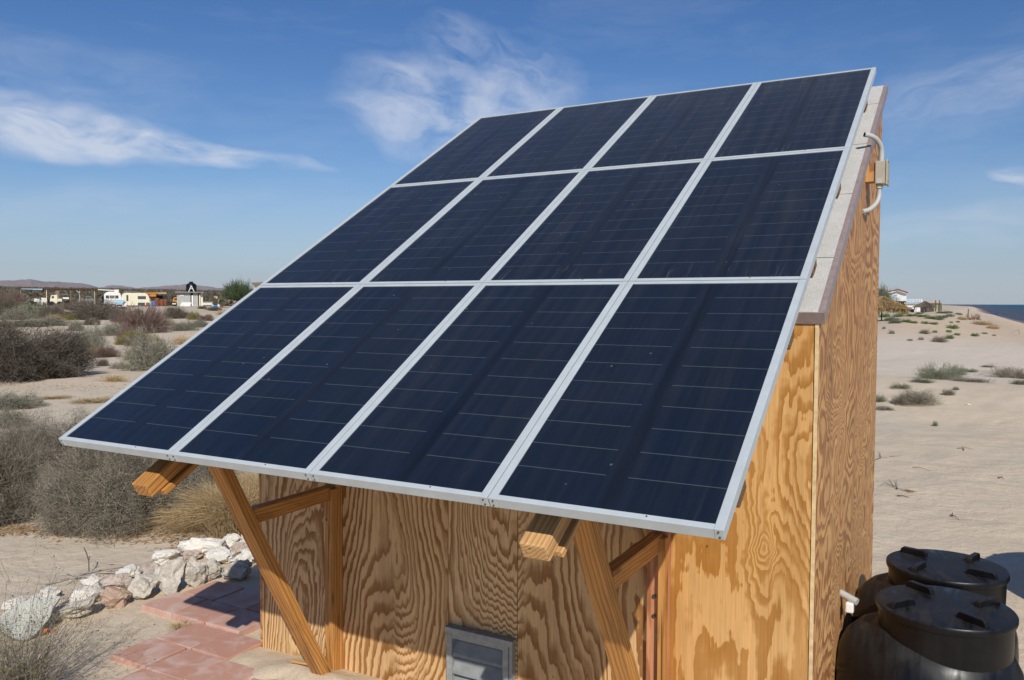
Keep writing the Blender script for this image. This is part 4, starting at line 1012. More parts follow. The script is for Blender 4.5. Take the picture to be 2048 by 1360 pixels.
# ------------------------------------------------------------------ dune plants on the right
G_D = 'shrubs on the dunes by the beach'
bush(1878, 760, 96, 34, 'dune', 'long olive green dune bush, largest on the near crest', 0, G_D, deep=0.5)
bush(1915, 750, 36, 20, 'dune', 'olive dune bush joined to the right end of the long one', 1, G_D, deep=0.6)
bush(1845, 767, 50, 10, 'dune', 'low olive tail of growth left of the long dune bush', 2, G_D)
bush(1802, 780, 42, 12, 'dune', 'small pale olive dune bush left of the long one', 0, G_D)
bush(1832, 815, 90, 34, 'dunedark', 'straggly brown dune bush in front of the long olive one', 1, G_D)
bush(1800, 812, 40, 20, 'dunedark', 'dark left end clump of the straggly brown bush', 0, G_D)
bush(1897, 792, 26, 14, 'dunedark', 'small brown tuft right of the straggly bush', 2, G_D)
bush(1912, 781, 14, 8, 'dunedark', 'tiny brown tuft up slope from the small brown one', 1, G_D)
bush(1770, 822, 44, 8, 'dunedark', 'thin low sprigs at the shed edge', 0, G_D)
bush(1758, 806, 30, 16, 'dune', 'pale sprigs half hidden by the shed edge', 1, G_D)
bush(1942, 765, 80, 9, 'dunedark', 'long flat brown patch of growth below the crest', 2, G_D)
bush(1938, 745, 40, 8, 'dune', 'grey sprig patch right of the long olive bush', 0, G_D)
bush(1975, 735, 28, 5, 'dune', 'thin sprig line high on the crest', 1, G_D)
bush(2025, 757, 90, 24, 'dunedark', 'brownish dune bush cut by the right edge of the picture', 0, G_D, deep=0.6)
bush(2040, 770, 40, 12, 'dune', 'olive sprigs under the bush at the right edge', 2, G_D)
bush(1870, 853, 12, 12, 'dune', 'single small green sprig on the smooth sand', 1, G_D)
GG = [(1780, 642, 26, 9), (1798, 634, 26, 8), (1812, 645, 22, 7), (1824, 633, 28, 6), (1790, 647, 26, 9), (1770, 634, 22, 8), (1845, 634, 26, 5), (1860, 638, 22, 6), (1874, 640, 28, 8),
      (1850, 648, 16, 6), (1866, 649, 22, 5), (1884, 636, 22, 6), (1898, 634, 18, 7), (1826, 647, 20, 5), (1902, 646, 8, 4), (1916, 645, 8, 4), (1806, 628, 20, 6), (1840, 628, 16, 4)]
for n, (x, y, w, h) in enumerate(GG):
    bush(x, y, w, h, 'green' if n % 4 else 'olive', 'bright green low shrub in the patch around the thatched parasol', n % 3, 'green shrubs in front of the beach houses')
for (x, y, w, h, kd, lb) in [(1905, 658, 24, 9, 'green', 'green tuft alone on the slope above the four small tufts'), (1897, 665, 12, 6, 'green', 'small green tuft just below the alone one'),
        (1899, 678, 18, 9, 'green', 'rounded green tuft, lowest on the slope'), (1914, 671, 12, 6, 'green', 'little green tuft right of the rounded one'), (1949, 673, 16, 7, 'green', 'green tuft farthest right on the slope'),
        (1969, 668, 14, 4, 'dunedark', 'flat brownish tuft toward the beach'), (1988, 672, 8, 4, 'dunedark', 'tiny brown tuft nearest the beach'), (1848, 668, 24, 10, 'dunedark', 'dark brown tangle on the slope'),
        (1878, 685, 34, 14, 'dunedark', 'long dark brown tangle running down the slope'), (1842, 680, 12, 7, 'dunedark', 'small brown tuft left of the long tangle'), (1784, 668, 14, 8, 'dunedark', 'brown tuft near the shed edge on the slope'),
        (1768, 658, 8, 6, 'dunedark', 'tiny dark tuft by the parasol shadow'), (1820, 682, 12, 5, 'dunedark', 'small reddish tuft on the slope'), (1870, 666, 10, 6, 'green', 'small green tuft right of the dark tangle'),
        (1885, 627, 26, 5, 'olive', 'low dark bushes at the foot of the tall cacti'), (1899, 626, 14, 4, 'olive', 'bush at the right end of the cactus row'), (1918, 630, 16, 5, 'olive', 'bush on the dune between the cacti and the leaning post'),
        (1960, 650, 40, 10, 'dry', 'straw coloured growth below the driftwood stump'), (1985, 658, 30, 11, 'dry', 'straw coloured growth trailing towards the beach'), (1925, 640, 22, 9, 'dry', 'dry pale growth left of the leaning post'), (1975, 651, 26, 7, 'dry', 'dry growth in the middle of the crest')]:
    bush(x, y, w, h, kd, lb, None, G_D)

# ------------------------------------------------------------------ far things: helpers
def frame(p):
    """rotation so that local x runs to the right as seen from the camera and local y away from it"""
    fw = Vector((p[0] - CAM.x, p[1] - CAM.y, 0)); return math.atan2(fw.y, fw.x) - math.pi / 2
class Far:
    """builds a far thing from its outline in photo pixels, converted to metres at its own distance"""
    def __init__(s, name, px, base, label, cat, group=None, d=None, turn=0.0):
        s.px, s.base = px, base
        p = at(px, base) if d is None else place_d(px, d)
        s.k = mpp(p); s.e = empty(name, p, frame(p) + turn, label=label, cat=cat, group=group)
    def X(s, v): return (v - s.px) * s.k
    def Z(s, v): return (s.base - v) * s.k
    def box(s, name, x0, x1, ytop, ybot, y0, y1, m, parent=None, bevel=0.0):
        return MB().box(s.X(x0), s.X(x1), y0, y1, s.Z(ybot), s.Z(ytop)).build(name, m, parent or s.e, bevel=bevel)
    def poly(s, name, pts, y0, y1, m, parent=None, bevel=0.0):
        return MB().prism([(s.X(a), s.Z(b)) for a, b in pts], 'y', y0, y1).build(name, m, parent or s.e, bevel=bevel)
    def tube(s, name, pts, r, m, parent=None, y=0.0, seg=8):
        return MB().tube([(s.X(q[0]), (q[2] if len(q) > 2 else y), s.Z(q[1])) for q in pts], r, seg).build(name, m, parent or s.e)

# caravans
def caravan(px, base, pts, main, label, win, wins, door=None, d=None, vent=None, dx=2.1):
    f = Far('caravan', px, base, label, 'caravan', 'old caravans on the embankment', d)
    f.poly('body', pts, 0, dx, main, bevel=0.06)
    for (a, b, c, e, m) in wins: f.box('window', a, b, c, e, -0.03, 0.02, m)
    if door: f.box('door', *door, -0.035, 0.02, main); f.box('window', door[0] + 1, door[1] - 1, door[2] + 2, door[2] + 8, -0.05, -0.034, 'window_dark')
    for wx in win: MB().tube([(f.X(wx), 0.1, 0.32), (f.X(wx), 0.32, 0.32)], 0.32, 18).build('wheel', 'dark_gap', f.e)
    if vent: f.box('roof_vent', *vent, 0.8, 1.5, 'cream_paint')
    return f
caravan(226, 611, [(210, 607), (210, 588), (213, 584), (219, 582), (234, 582), (239, 585), (241, 590), (241, 607)], 'white_paint', 'white and pale blue old caravan behind the cream one', [221],
        [(213, 219, 589.5, 595.5, 'window_dark'), (220, 229, 589.5, 595.5, 'window_amber'), (230, 236, 589.5, 595.5, 'window_dark'), (210.3, 240.7, 598, 600, 'pale_blue')], d=142, vent=(229, 237, 577.5, 582.5))
caravan(270, 612, [(246, 610), (245, 596), (247, 588), (252, 584.5), (288, 584.5), (294, 588), (297, 597), (297, 605), (291, 609), (275, 610)], 'cream_paint', 'cream coloured old caravan on the edge of the embankment', [254],
        [(275, 290, 591, 597, 'window_dark'), (275, 288, 604, 609.5, 'window_dark'), (254.5, 258, 589, 601, 'window_dark')], d=134)
f = Far('board_pile', 228, 615, 'pile of pale boards and blue sheet in front of the caravans', 'board pile', d=118)
for n, (a, b, c) in enumerate([(212, 246, 613), (210, 240, 611), (214, 248, 609), (218, 244, 607), (212, 236, 605.5)]): f.poly('board', [(a, c + 1.2), (a, c), (b, c - 1 - n * .4), (b, c + .2 - n * .4)], n * .3, n * .3 + .8, 'grey_wood')
f.poly('sheet', [(232, 609), (230, 603), (246, 598.5), (248, 600), (242, 607)], -0.3, -0.2, 'pale_blue')
f.box('barrel_rack', 243, 250, 602, 612, 0.0, 0.6, 'plaster')
f = Far('tarp', 214, 612, 'dark shade sheet stretched between the two caravans', 'shade sheet', d=140)
f.poly('sheet', [(243, 612), (243, 588), (247, 583), (262, 583), (273, 585), (273, 584), (262, 582), (246, 582), (241, 588), (241, 612)], 0.5, 2.0, 'concrete_dark')

# long open shed with a flat roof
f = Far('open_shed', 130, 612, 'long low open shed with a flat brush roof on posts', 'open shed', d=146)
f.poly('roof', [(50, 577.3), (50, 575.8), (220, 577.6), (220, 579.3)], -2.5, 3.5, 'dark_wood')
f.poly('roof_patch', [(188, 579.3), (188, 577.6), (220, 579.2), (220, 581)], -2.7, -2.45, 'plaster')
f.poly('roof_patch', [(56, 578.8), (56, 577.9), (92, 577.9), (92, 580)], -2.6, -2.4, 'pale_blue')
for x, w, m in ((55.5, 1.4, 'old_wood'), (93, 3.2, 'dark_wood'), (98.5, 1.0, 'cream_paint'), (117, 6.5, 'old_wood'), (155.5, 1.8, 'grey_wood'), (163, 1.5, 'dark_wood'), (182, 1.8, 'grey_wood'), (205, 1.4, 'old_wood'), (140, 1.2, 'old_wood')):
    f.box('post', x - w / 2, x + w / 2, 578, 618, -2.2, -2.2 + w * f.k, m)
f.poly('brace', [(149, 580), (150.5, 580), (156, 585.5), (155, 587)], -2.35, -2.25, 'grey_wood')
f.poly('brace', [(156, 581), (158, 581), (164, 588), (163, 590)], -2.3, -2.2, 'dark_wood'); f.poly('brace', [(170, 581), (171.5, 581), (164, 590), (163, 588)], -2.3, -2.2, 'dark_wood')
f.box('crate', 196, 209, 592, 604, -1, 1, 'dark_gap'); f.box('shelf', 124, 136, 586.5, 590, -1, 0, 'white_paint'); f.box('shelf', 122, 137, 594, 597.5, -1, 0, 'white_paint')
f = Far('pickup_truck', 108, 612, 'yellow old pickup cab parked under the open shed', 'truck', d=138)
f.poly('cab', [(101, 606), (101, 598), (103, 590), (114, 589), (114, 606)], 0, 1.7, 'cream_paint', bevel=0.05); f.poly('window', [(103.5, 596), (104.5, 591.5), (108, 591.5), (108, 596)], -0.03, 0.02, 'window_dark')
f.box('hood', 114, 122, 597, 606, 0.1, 1.6, 'cream_paint', bevel=0.05)
for wx in (104, 118): MB().tube([(f.X(wx), -0.05, 0.35), (f.X(wx), 0.2, 0.35)], 0.38, 16).build('wheel', 'dark_gap', f.e)
f = Far('parked_car', 172, 612, 'dark old car standing under the open shed', 'car', d=144)
f.poly('body', [(158, 607), (158, 598), (166, 596), (170, 591), (180, 591), (184, 597), (190, 599), (190, 607)], 0, 1.8, 'concrete_dark', bevel=0.05)
f.poly('window', [(168, 596), (171, 592.5), (179, 592.5), (182, 596.5)], -0.03, 0.02, 'window_dark')
for wx in (164, 184): MB().tube([(f.X(wx), -0.05, 0.33), (f.X(wx), 0.2, 0.33)], 0.36, 16).build('wheel', 'dark_gap', f.e)
f = Far('rubble_heap', 85, 615, 'heap of pale broken board left of the thick trunk post', 'rubble heap', d=128)
for n, (a, b, c, e) in enumerate(((70, 80, 600, 606), (76, 86, 603, 611), (82, 92, 598, 608))): f.poly('board', [(a, e), (a + 1, c), (b, c + 1), (b - 1, e + 1)], n * .4, n * .4 + .2, 'plaster')
# rusty works behind the caravans
f = Far('wooden_shack', 310, 611, 'orange brown wooden shack with clutter on its roof behind the caravans', 'shack', d=150)
f.box('wall', 296, 331, 588, 606, 0.5, 3, 'old_wood'); f.poly('roof', [(290, 586), (291, 583.5), (331, 582), (331, 585)], -0.5, 3.5, 'orange_paint')
f.box('beam', 300, 312, 585.5, 591, -0.4, -0.2, 'orange_paint'); f.box('roof_sheet', 316, 331, 583.5, 585.5, -0.7, 3, 'grey_wood'); f.box('opening', 308, 324, 589, 598, 0.4, 0.52, 'dark_gap')
f = Far('rusty_tank', 320, 612, 'rusty red upright tank beside the cream caravan', 'rusty tank', d=140)
for a, b, t_ in ((310, 319, 595), (319.5, 327, 597.5), (327.5, 332.5, 599)): MB().lathe([(0.9, 0), (1, .05), (1, f.Z(t_) - 0.08), (0.85, f.Z(t_))], 20, 0, (b - a) / 2 * f.k, (b - a) / 2 * f.k, (f.X((a + b) / 2), 0, 0)).build('drum', 'rust', f.e, smooth=True)
def barrel(px, base, w, h, m, label, d=None, lid=None):
    f = Far('barrel', px, base, label, 'barrel', 'plastic barrels on the embankment', d); r = w / 2 * f.k; hh = h * f.k
    b = MB().lathe([(r * .92, 0), (r, 0.04), (r, hh * .3), (r * 1.04, hh * .33), (r, hh * .36), (r, hh * .66), (r * 1.04, hh * .69), (r, hh * .72), (r, hh - .06), (r * .9, hh)], 20); b.build('body', m, f.e, smooth=True)
    MB().lathe([(r * .6, hh + 0.001), (r * .6, hh + .06), (r * .5, hh + .08)], 16).build('cap', lid or m, f.e, smooth=True)
barrel(302, 613, 5, 9, 'pale_blue', 'pale blue barrel right of the cream caravan', 130); barrel(308, 612, 7, 9, 'blue_paint', 'blue barrel at the foot of the rusty tank', 132)
barrel(295, 613, 6, 7, 'red_trim', 'dark red barrel touching the cream caravan', 129)
barrel(431, 614, 7, 10, 'blue_paint', 'bright blue barrel with a black cap right of the block hut', 122, 'dark_gap'); barrel(425.5, 613, 5, 8, 'pale_blue', 'turquoise barrel beside the bright blue one', 124)
barrel(437, 613, 5, 9, 'plaster', 'whitish barrel right of the bright blue one', 124); barrel(471, 611, 8, 10, 'white_paint', 'white barrel below the tree trunk', 122)

# block hut with black water tank
f = Far('block_hut', 380, 613, 'grey block hut with a flat concrete roof and a black tank on it', 'hut', d=132)
f.box('wall', 356, 381, 586, 612.5, 0, 2.4, 'concrete'); f.box('wall', 386, 395, 586, 612.5, 0, 2.4, 'concrete'); f.box('wall', 400, 404, 586, 612.5, 0.3, 2.4, 'plaster')
f.box('back_wall', 381, 404, 586, 612.5, 2.3, 2.45, 'concrete_dark'); f.box('door_leaf', 383, 386, 591, 612, -0.2, 0.2, 'white_paint'); f.box('door_post', 397, 399.5, 588, 612, 0.0, 0.3, 'cream_paint')
f.poly('roof', [(352.5, 585.8), (352.5, 583.2), (406, 584), (406, 586.2)], -0.5, 3.0, 'concrete_dark'); f.box('wall_panel', 361, 369, 590, 592, -0.03, 0.01, 'white_paint')
t_ = Far('water_tank', 383, 583.6, 'black water tank standing on the roof of the block hut', 'water tank', None, 133)
t_.e.location.z = f.e.location.z + f.Z(583.5) + 0.0; t_.k = f.k
r = 10.2 * f.k; zt = 20.5 * f.k
MB().lathe([(r * .96, 0), (r, .05), (r, zt * .62), (r * .92, zt * .72), (r * .5, zt * .86), (r * .34, zt * .9)], 28, c=(0, 1.2, 0)).build('body', 'black_plastic', t_.e, smooth=True)
MB().lathe([(r * .36, zt * .88), (r * .36, zt), (r * .3, zt * 1.01)], 20, c=(0, 1.2, 0)).build('lid', 'black_plastic', t_.e, smooth=True)
l_ = empty('ladder', (0, 0, 0), 0, label='pale A shaped trestle in front of the roof tank', cat='trestle'); l_.location = t_.e.location; l_.rotation_euler = t_.e.rotation_euler
for sgn in (-1, 1): MB().tube([(0, 0.1, 12 * f.k), (sgn * 5 * f.k, 0.0, 0)], 0.07, 6).build('leg', 'plaster', l_)
MB().tube([(-2.2 * f.k, 0.05, 6 * f.k), (2.2 * f.k, 0.05, 6 * f.k)], 0.05, 6).build('rung', 'plaster', l_)
f = Far('leaning_board', 369, 613, 'white board leaning against the front of the block hut', 'board', d=130)
f.poly('board', [(360, 613), (364, 605), (382, 605.5), (379, 613)], -0.1, 0.0, 'white_paint'); MB().box(f.X(365), f.X(377), 0.0, 0.5, 0.02, 0.1).build('prop', 'grey_wood', f.e)
f = Far('old_truck', 352, 611, 'orange and white old truck half hidden behind the block hut', 'truck', d=140)
f.poly('cab', [(346, 607), (346, 600), (348, 593), (356, 592.5), (362, 593), (362, 607)], 0, 1.8, 'orange_paint', bevel=0.06); f.poly('window', [(348.5, 598.5), (349.5, 594.5), (354.5, 594.5), (354.5, 598.5)], -0.03, 0.02, 'window_dark')
f.box('bumper', 345, 352, 604.5, 607, -0.1, 0.1, 'cream_paint')
for wx in (349, 358): MB().tube([(f.X(wx), -0.05, 0.35), (f.X(wx), 0.2, 0.35)], 0.4, 16).build('wheel', 'dark_gap', f.e)
f = Far('picnic_table', 411, 614, 'small dark table on the sand right of the block hut', 'table', d=122)
f.box('table_top', 406, 415, 606.5, 607.6, 0, 0.9, 'old_wood')
for x in (407, 413.5): f.box('leg', x, x + 0.8, 607.6, 614, 0.1, 0.8, 'old_wood')
f.box('bench', 414, 424, 611, 612, -0.5, -0.1, 'grey_wood')
for x in (415.5, 422): f.box('leg', x, x + 0.8, 612, 614.5, -0.45, -0.15, 'grey_wood')
f = Far('low_wall', 418, 606, 'long low pale wall behind the table', 'wall', d=160); f.box('wall', 405, 432, 599, 604, 0, 0.3, 'plaster'); f.poly('coping', [(405, 599), (405, 598), (430, 597.3), (430, 599)], -0.1, 0.4, 'grey_wood')
f = Far('boat', 458, 612, 'small upturned pale boat under the tree', 'boat', d=122); f.poly('hull', [(447, 610), (452, 607), (462, 607), (466, 609), (463, 613), (455, 613)], 0, 0.9, 'grey_wood', bevel=0.1); f.poly('keel', [(452, 607), (453, 605.5), (461, 605.5), (462, 607)], 0.35, 0.5, 'concrete_dark')
f = Far('brick_post', 432, 606, 'reddish brick ruin behind the palm', 'brick wall', d=165); f.box('wall', 429, 435, 586.5, 598, 0, 1.2, 'pink_wall'); f.box('wall', 435, 476, 593, 608, 0.2, 0.6, 'pink_wall')
# tower
f = Far('cream_tower', 530, 600, 'cream tower with a flat overhanging brown roof behind the panel edge', 'tower', d=150)
f.box('wall', 509.5, 545, 556, 600, 0, 4, 'cream_paint'); f.poly('roof', [(504.5, 554.5), (505, 553), (525, 551.5), (548, 553), (548, 555.5), (508, 556)], -0.8, 4.8, 'old_wood'); f.box('window', 516.5, 524, 561, 568, -0.05, 0.02, 'window_dark')
for x in (507,): f.box('parapet', x, 545, 572, 576, -0.4, 0.0, 'orange_paint')
# palm and tree
def far_tree(px, base, cx, top, bot, w, label, kind, d=None, spiky=False, seed=1, cat='tree'):
    f = Far('tree', px, base, label, cat, None, d); k = f.k; rz_ = (bot - top) * k; rx = w / 2 * k
    b = MB(); rs = random.Random(seed)
    b.tube([(0, 0, -0.3), (f.X(px + 0.5), 0, f.Z(bot) * .6), (f.X(cx), 0, f.Z(bot) + rz_ * .25)], 0.2, 8, rads=[0.26, 0.2, 0.13])
    for a in range(9):
        an = a * 2.4; b.tube([(f.X(cx), 0, f.Z(bot) * .7 + .1 * a), (f.X(cx) + math.cos(an) * rx * .45, math.sin(an) * rx * .45, f.Z(bot) + rz_ * rs.uniform(.2, .5)), (f.X(cx) + math.cos(an) * rx * .8, math.sin(an) * rx * .8, f.Z(bot) + rz_ * rs.uniform(.4, .85))], .07, 6, rads=[.09, .055, .02])
    b.build('trunk', 'bark', f.e)
    me = bush_mesh('crown', kind, seed, 90, 2200, 5200, 0.008, 0.045, 7, low=-0.0, twl=0.24, hollow=0.3, upright=0.9, spiky=0.6, clumps=95, csize=0.065)
    c = np_obj('crown', me, f.e); c.location = (f.X(cx), 0, f.Z(bot) - 0.1); c.scale = (rx, rx * .9, rz_)
    if bot < base:
        c2 = np_obj('crown', me, f.e); c2.location = (f.X(cx), 0, f.Z(bot) + rz_ * .16); c2.scale = (rx * .72, rx * .7, -rz_ * .34)
    return f
far_tree(478, 609, 477, 547, 585, 64, 'dark green feathery tree standing alone on the embankment by the panel edge', 'f_tree', 124, seed=5)
f = Far('palm', 443, 610, 'short palm with grey green fan leaves left of the tree', 'palm', d=128)
MB().tube([(0, 0, -.2), (0, 0, f.Z(600))], .22, 8).build('trunk', 'bark', f.e)
V = []; Fq = []
rs = np.random.RandomState(3)
for n in range(170):
    an = rs.rand() * 6.28; el = rs.rand() * 2.1 - .5; L = (8 + 3 * rs.rand()) * f.k; d0 = np.array([math.cos(an) * math.cos(el), math.sin(an) * math.cos(el), math.sin(el)]); c0 = np.array([0, 0, f.Z(599)])
    s0_ = np.cross(d0, rs.normal(size=3)); s0_ /= np.linalg.norm(s0_); o_ = len(V)
    V += [c0, c0 + d0 * L * .6 + s0_ * .06, c0 + d0 * L - np.array([0, 0, .15]), c0 + d0 * L * .6 - s0_ * .06]; Fq.append([o_, o_ + 1, o_ + 2, o_ + 3])
np_obj('fronds', np_mesh('fronds', np.array(V), np.array(Fq), 'f_olive', False), f.e)

# ------------------------------------------------------------------ beach side
def thatch_cone(f, name, cx, top, ex, bot, fringe, m, parent=None, y=0.0, rfac=1.0, n=2600, seed=2):
    n = int(n * 2.2)
    """cone of overlapping straw blades: apex (cx, top), eave half width ex px at row bot, hanging fringe px"""
    rs = np.random.RandomState(seed); R = ex * f.k * rfac; H_ = (bot - top) * f.k; zc = f.Z(top); V = []; Fq = []
    b = MB().lathe([(0.02, H_ * .98), (R * .5, H_ * .44), (R * .97, -0.02), (R * .9, -0.06)], 28, c=(f.X(cx), y, zc - H_)); o = b.build(name, m, parent or f.e)
    t = np.sqrt(rs.rand(n)); a = rs.rand(n) * 2 * np.pi; L = (0.12 + 0.14 * rs.rand(n)) * R
    def pt(tt, aa, up): return np.stack([f.X(cx) + np.cos(aa) * tt * R, y + np.sin(aa) * tt * R, zc - tt * H_ + up], 1)
    P0 = pt(t, a, 0.03 * R * rs.rand(n)); P1 = pt(t + L / R, a + rs.normal(size=n) * .04, 0.035 * R * rs.rand(n)); w = 0.0075 * R
    v, q_ = tw_quads(P0, P1, w, w * .5, rs)
    nf = 900; a = rs.rand(nf) * 2 * np.pi; P0 = pt(np.full(nf, 1.0), a, 0); P1 = P0.copy(); P1[:, 2] -= fringe * f.k * (0.5 + 0.6 * rs.rand(nf)); P1[:, :2] += rs.normal(size=(nf, 2)) * .05 * R
    v2, q2 = tw_quads(P0, P1, 0.012 * R, 0.006 * R, rs)
    np_obj('straw', np_mesh('straw', np.concatenate([v, v2]), np.concatenate([q_, q2 + len(v)]), m, False), o)
    return o
f = Far('thatched_parasol', 1763, 641.5, 'round palm thatch beach parasol on a dark pole, half hidden by the shed', 'parasol')
MB().tube([(0, 0, -.1), (0, 0, f.Z(598))], 1.2 * f.k, 10).build('pole', 'dark_wood', f.e)
MB().lathe([(9 * f.k, f.Z(634.6)), (9 * f.k, f.Z(633.8))], 24).build('table_ring', 'dark_wood', f.e)
thatch_cone(f, 'thatch', 1763, 592, 46, 614, 12, 'thatch')
far_tree(1757, 632, 1760, 573, 606, 56, 'grey green tree behind the thatched parasol beside the white house', 'f_olive', 150, seed=9)

f = Far('white_house', 1796, 620, 'white two storey house with a red edged gable above a dark ground floor', 'house', d=230)
f.poly('wall', [(1779, 599), (1779, 582.5), (1796, 577.5), (1811, 583), (1811, 599)], 0, 9, 'white_paint')
rf = f.poly('roof', [(1774, 581.2), (1774.6, 580), (1795.5, 574.8), (1814, 581.2), (1814, 582.6), (1795.5, 576.4)], -0.9, 9.6, 'red_trim')
f.poly('soffit', [(1775, 582.2), (1795.5, 576.8), (1813, 583), (1811, 584.4), (1795.5, 579), (1779, 583.8)], -0.7, 0.0, 'plaster')
wn = f.box('window', 1785, 1794, 585, 594, -0.05, 0.02, 'plaster'); f.box('pane', 1785.6, 1789.2, 585.8, 593.2, -0.07, -0.052, 'pale_blue', wn); f.box('pane', 1789.8, 1793.4, 585.8, 593.2, -0.07, -0.052, 'pale_blue', wn)
f.box('lower_storey', 1779, 1813, 600.8, 620, 1.0, 8, 'dark_wood'); f.box('floor_slab', 1776, 1814, 599, 600.8, -0.8, 8.5, 'dark_wood')
for x in (1783, 1800, 1811): f.box('post', x, x + 1.3, 600.8, 621, -0.5, -0.3, 'white_paint')
f = Far('cactus', 1805, 617, 'single cactus in front of the white house', 'cactus', 'tall column cacti', 190)
MB().tube([(0, 0, 0), (0.02, 0, f.Z(600)), (0, 0, f.Z(592.8))], 1.0 * f.k, 10, rads=[1.0 * f.k, 1.1 * f.k, .7 * f.k]).build('stem', 'cactus', f.e, smooth=True)
f = Far('white_annex', 1835, 620, 'low white building with a railed roof terrace right of the white house', 'building', d=225)
f.box('wall', 1813, 1842, 605, 620, 0, 7, 'white_paint'); f.box('roof_slab', 1811, 1842, 601.5, 604.9, -0.4, 7.4, 'concrete')
for x in (1815, 1821, 1827, 1833, 1838, 1842): f.box('railing_post', x, x + .7, 594.5, 601.5, -0.2, -0.05, 'white_paint')
for z in (595, 598): f.box('rail', 1815, 1842, z, z + .7, -0.19, -0.1, 'white_paint')
f.box('chimney', 1841.5, 1844, 596, 602, 2, 3, 'white_paint'); f.box('parapet', 1815, 1831, 598.6, 601.5, 3, 3.2, 'pale_blue')
for a, b in ((1822, 1824.5), (1829, 1831)): f.box('window', a, b, 611, 616, -0.05, 0.02, 'window_dark')
f = Far('parked_car', 1820, 620.5, 'dark vehicle parked at the white building', 'car', d=205)
f.poly('body', [(1812, 619.5), (1812, 614), (1815, 610.5), (1821, 610.5), (1824, 614.5), (1828, 615), (1828, 619.5)], 0, 1.8, 'window_dark', bevel=.08)
f.poly('window', [(1814.5, 614), (1816, 611.3), (1820, 611.3), (1822, 614)], -0.03, 0.02, 'pale_blue')
for wx in (1815, 1825): MB().tube([(f.X(wx), -0.05, 0.35), (f.X(wx), 0.2, 0.35)], 0.4, 16).build('wheel', 'dark_gap', f.e)
f = Far('thatched_ramada', 1850, 621, 'weathered grey thatched shelter with pinkish walls next to the cacti', 'shelter', d=190)
thatch_cone(f, 'roof', 1850, 597.5, 20, 608.5, 2.0, 'thatch_old', n=1600, seed=6)
f.box('wall', 1843, 1866, 609.5, 620.5, 0.3, 2.6, 'pink_wall'); f.box('wall_bay', 1853, 1858, 611, 620, 0.1, 0.28, 'plaster')
for x in (1834, 1842, 1849, 1859, 1865): f.box('post', x, x + 1.0, 608, 621.5, -1.6, -1.5, 'old_wood')
f = Far('brick_house', 1868, 620, 'reddish roofed hut behind the cacti', 'hut', d=215); f.box('wall', 1861, 1882, 605, 620, 0, 3, 'pink_wall'); f.poly('roof', [(1859, 605), (1862, 601), (1874, 601), (1884, 605)], -0.5, 3.5, 'pink_wall')
CL = {0: 'tallest left cactus of the row by the thatched shelter', 1: 'tall dark cactus in the middle of the row', 2: 'shorter cactus leaning against the tall dark one', 3: 'rightmost cactus of the row', 4: 'short thick cactus next to the shelter wall'}
for n, (x, top, w) in enumerate(((1871.5, 596, 1.5), (1879.5, 596.5, 1.3), (1877.5, 604, 1.3), (1882.6, 605, 1.2), (1867, 607, 1.4))):
    f = Far('cactus', x, 620, CL[n], 'cactus', 'tall column cacti', 180); r = w * f.k; zt = f.Z(top)
    b = MB()
    sg = 14; rings = 10; vs = []
    for a in range(rings + 1):
        t = a / rings; rr_ = r * (0.8 + .25 * math.sin(math.pi * min(1, t * 1.1))) * (1 if t < .93 else .6)
        for c in range(sg): vs.append((rr_ * (1 - .18 * (c % 2)) * math.cos(2 * math.pi * c / sg) + .03 * math.sin(t * 4), rr_ * (1 - .18 * (c % 2)) * math.sin(2 * math.pi * c / sg), zt * t))
    b.add(vs, [(a * sg + c, a * sg + (c + 1) % sg, (a + 1) * sg + (c + 1) % sg, (a + 1) * sg + c) for a in range(rings) for c in range(sg)] + [tuple(range(rings * sg, (rings + 1) * sg))])
    b.build('stem', 'cactus', f.e)
f = Far('leaning_post', 1936, 638, 'short dark post standing on the dune left of the driftwood', 'post'); MB().tube([(0, 0, -.1), (.03, 0, f.Z(618))], 1.3 * f.k, 8).build('post', 'old_wood', f.e)
f = Far('driftwood', 1948, 641, 'bleached driftwood roots spiking up on the dune crest', 'driftwood')
rs_ = random.Random(4)
b = MB().tube([(f.X(1937), 0, .05), (f.X(1950), 0, .3), (f.X(1960), .1, .1)], 1.8 * f.k, 7)
for n in range(18):
    x0 = f.X(rs_.uniform(1938, 1957)); b.tube([(x0, 0, .1), (x0 + rs_.uniform(-.2, .2), rs_.uniform(-.2, .2), f.Z(rs_.uniform(628, 636)) * .6), (x0 + rs_.uniform(-.5, .5), 0, f.Z(rs_.uniform(626, 634)))], .6 * f.k, 6, rads=[1.1 * f.k, .8 * f.k, .3 * f.k])
b.build('roots', 'old_wood', f.e)
f = Far('beach_stick', 2030, 669, 'thin branch lying on the open beach at the right', 'driftwood'); MB().tube([(f.X(2020), 0, .03), (f.X(2030), 0, .2), (f.X(2036), 0, .35)], .5 * f.k, 6).tube([(f.X(2036), 0, .35), (f.X(2038), 0.1, .0)], .7 * f.k, 6).build('branch', 'grey_wood', f.e)
for (x, tp, bs, m, lb) in ((1841, 618, 631, 'old_wood', 'thin pale pole left of the thatched shelter front'), (1848, 606, 624, 'old_wood', 'thin pole directly before the thatched shelter')):
    f = Far('pole', x, bs, lb, 'pole'); MB().tube([(0, 0, -.1), (0, 0, f.Z(tp))], .55 * f.k, 6).build('pole', m, f.e)

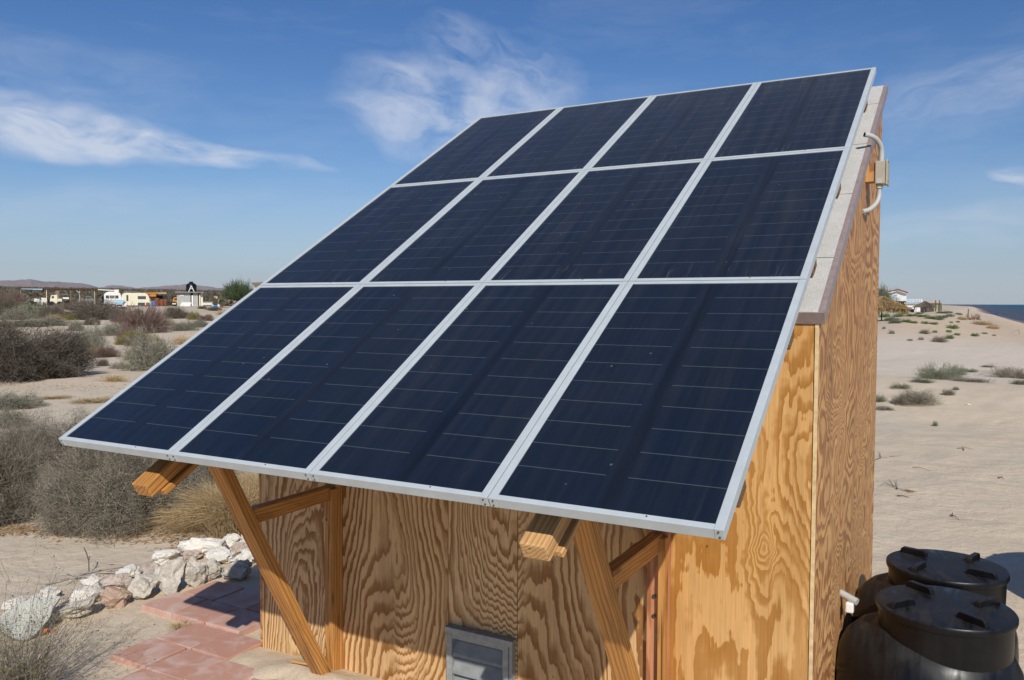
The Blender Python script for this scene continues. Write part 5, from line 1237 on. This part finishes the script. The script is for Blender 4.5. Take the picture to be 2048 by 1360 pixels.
# ------------------------------------------------------------------ far-off scrub: one mass nobody could count
rs = np.random.RandomState(21); V = []; Q = []; o = 0
N_ = 5200
px_ = rs.uniform(-120, 640, N_); dd_ = 150 * np.exp(rs.rand(N_) ** 0.8 * 2.6)
for a, d in zip(px_, dd_):
    v = ray_dir(a, 600); h = math.hypot(v.x, v.y); x = CAM.x + v.x / h * d; y = CAM.y + v.y / h * d; z = hz(x, y)
    s_ = rs.uniform(0.6, 1.3) * (1 + d / 1100); n = 16
    c = rs.normal(size=(n, 3)) * np.array([s_ * .6, s_ * .6, s_ * .16]) + np.array([x, y, z + s_ * .2]); a1 = rs.normal(size=(n, 3)) * s_ * .3; b1 = rs.normal(size=(n, 3)) * s_ * .3
    V.append(np.stack([c - a1 * .5, c + a1, c + a1 * .5 + b1, c + b1], 1).reshape(-1, 3)); Q.append(np.arange(4 * n).reshape(n, 4) + o); o += 4 * n
so_ = np_obj('far_scrub', np_mesh('far_scrub', np.concatenate(V), np.concatenate(Q), 'f_far', False)); tag(so_, 'dark green brown scrub covering the plain out to the hills', 'scrub', kind='stuff')
# litter under the big shrubs
V = []; Q = []; o = 0
for (cx, cy, w, h, n) in ((260, 1062, 170, 26, 1500), (30, 1060, 70, 14, 500), (430, 1085, 110, 40, 900), (120, 775, 150, 12, 400), (260, 1150, 60, 14, 120)):
    for _ in range(n):
        p = at(cx + rs.normal() * w * .5, cy + rs.normal() * h * .45); a1 = rs.normal(size=3) * .02; b1 = rs.normal(size=3) * .004; a1[2] = abs(a1[2]) * .3
        c = np.array([p.x, p.y, p.z + .004]); V.append(np.stack([c - a1, c + b1, c + a1, c - b1])); Q.append([o, o + 1, o + 2, o + 3]); o += 4
lt = np_obj('leaf_litter', np_mesh('leaf_litter', np.concatenate(V), np.array(Q), 'litter', False)); tag(lt, 'brown fallen leaves and bark lying under the shrubs', 'leaf litter', kind='stuff')

# ------------------------------------------------------------------ air: far things fade
hb = MB().box(-9500, 9500, -300, 9800, -60, 420).build('haze', [])
hm = bpy.data.materials.new('haze'); hm.use_nodes = True; hm.node_tree.nodes.clear()
hv = hm.node_tree.nodes.new('ShaderNodeVolumePrincipled'); ho = hm.node_tree.nodes.new('ShaderNodeOutputMaterial'); hm.node_tree.links.new(hv.outputs[0], ho.inputs['Volume'])
hv.inputs['Color'].default_value = (0.80, 0.86, 0.95, 1); hv.inputs['Density'].default_value = 0.00003; hv.inputs['Anisotropy'].default_value = 0.2
hb.data.materials.append(hm); tag(hb, 'thin pale haze over the desert plain and the sea', 'haze', kind='stuff')
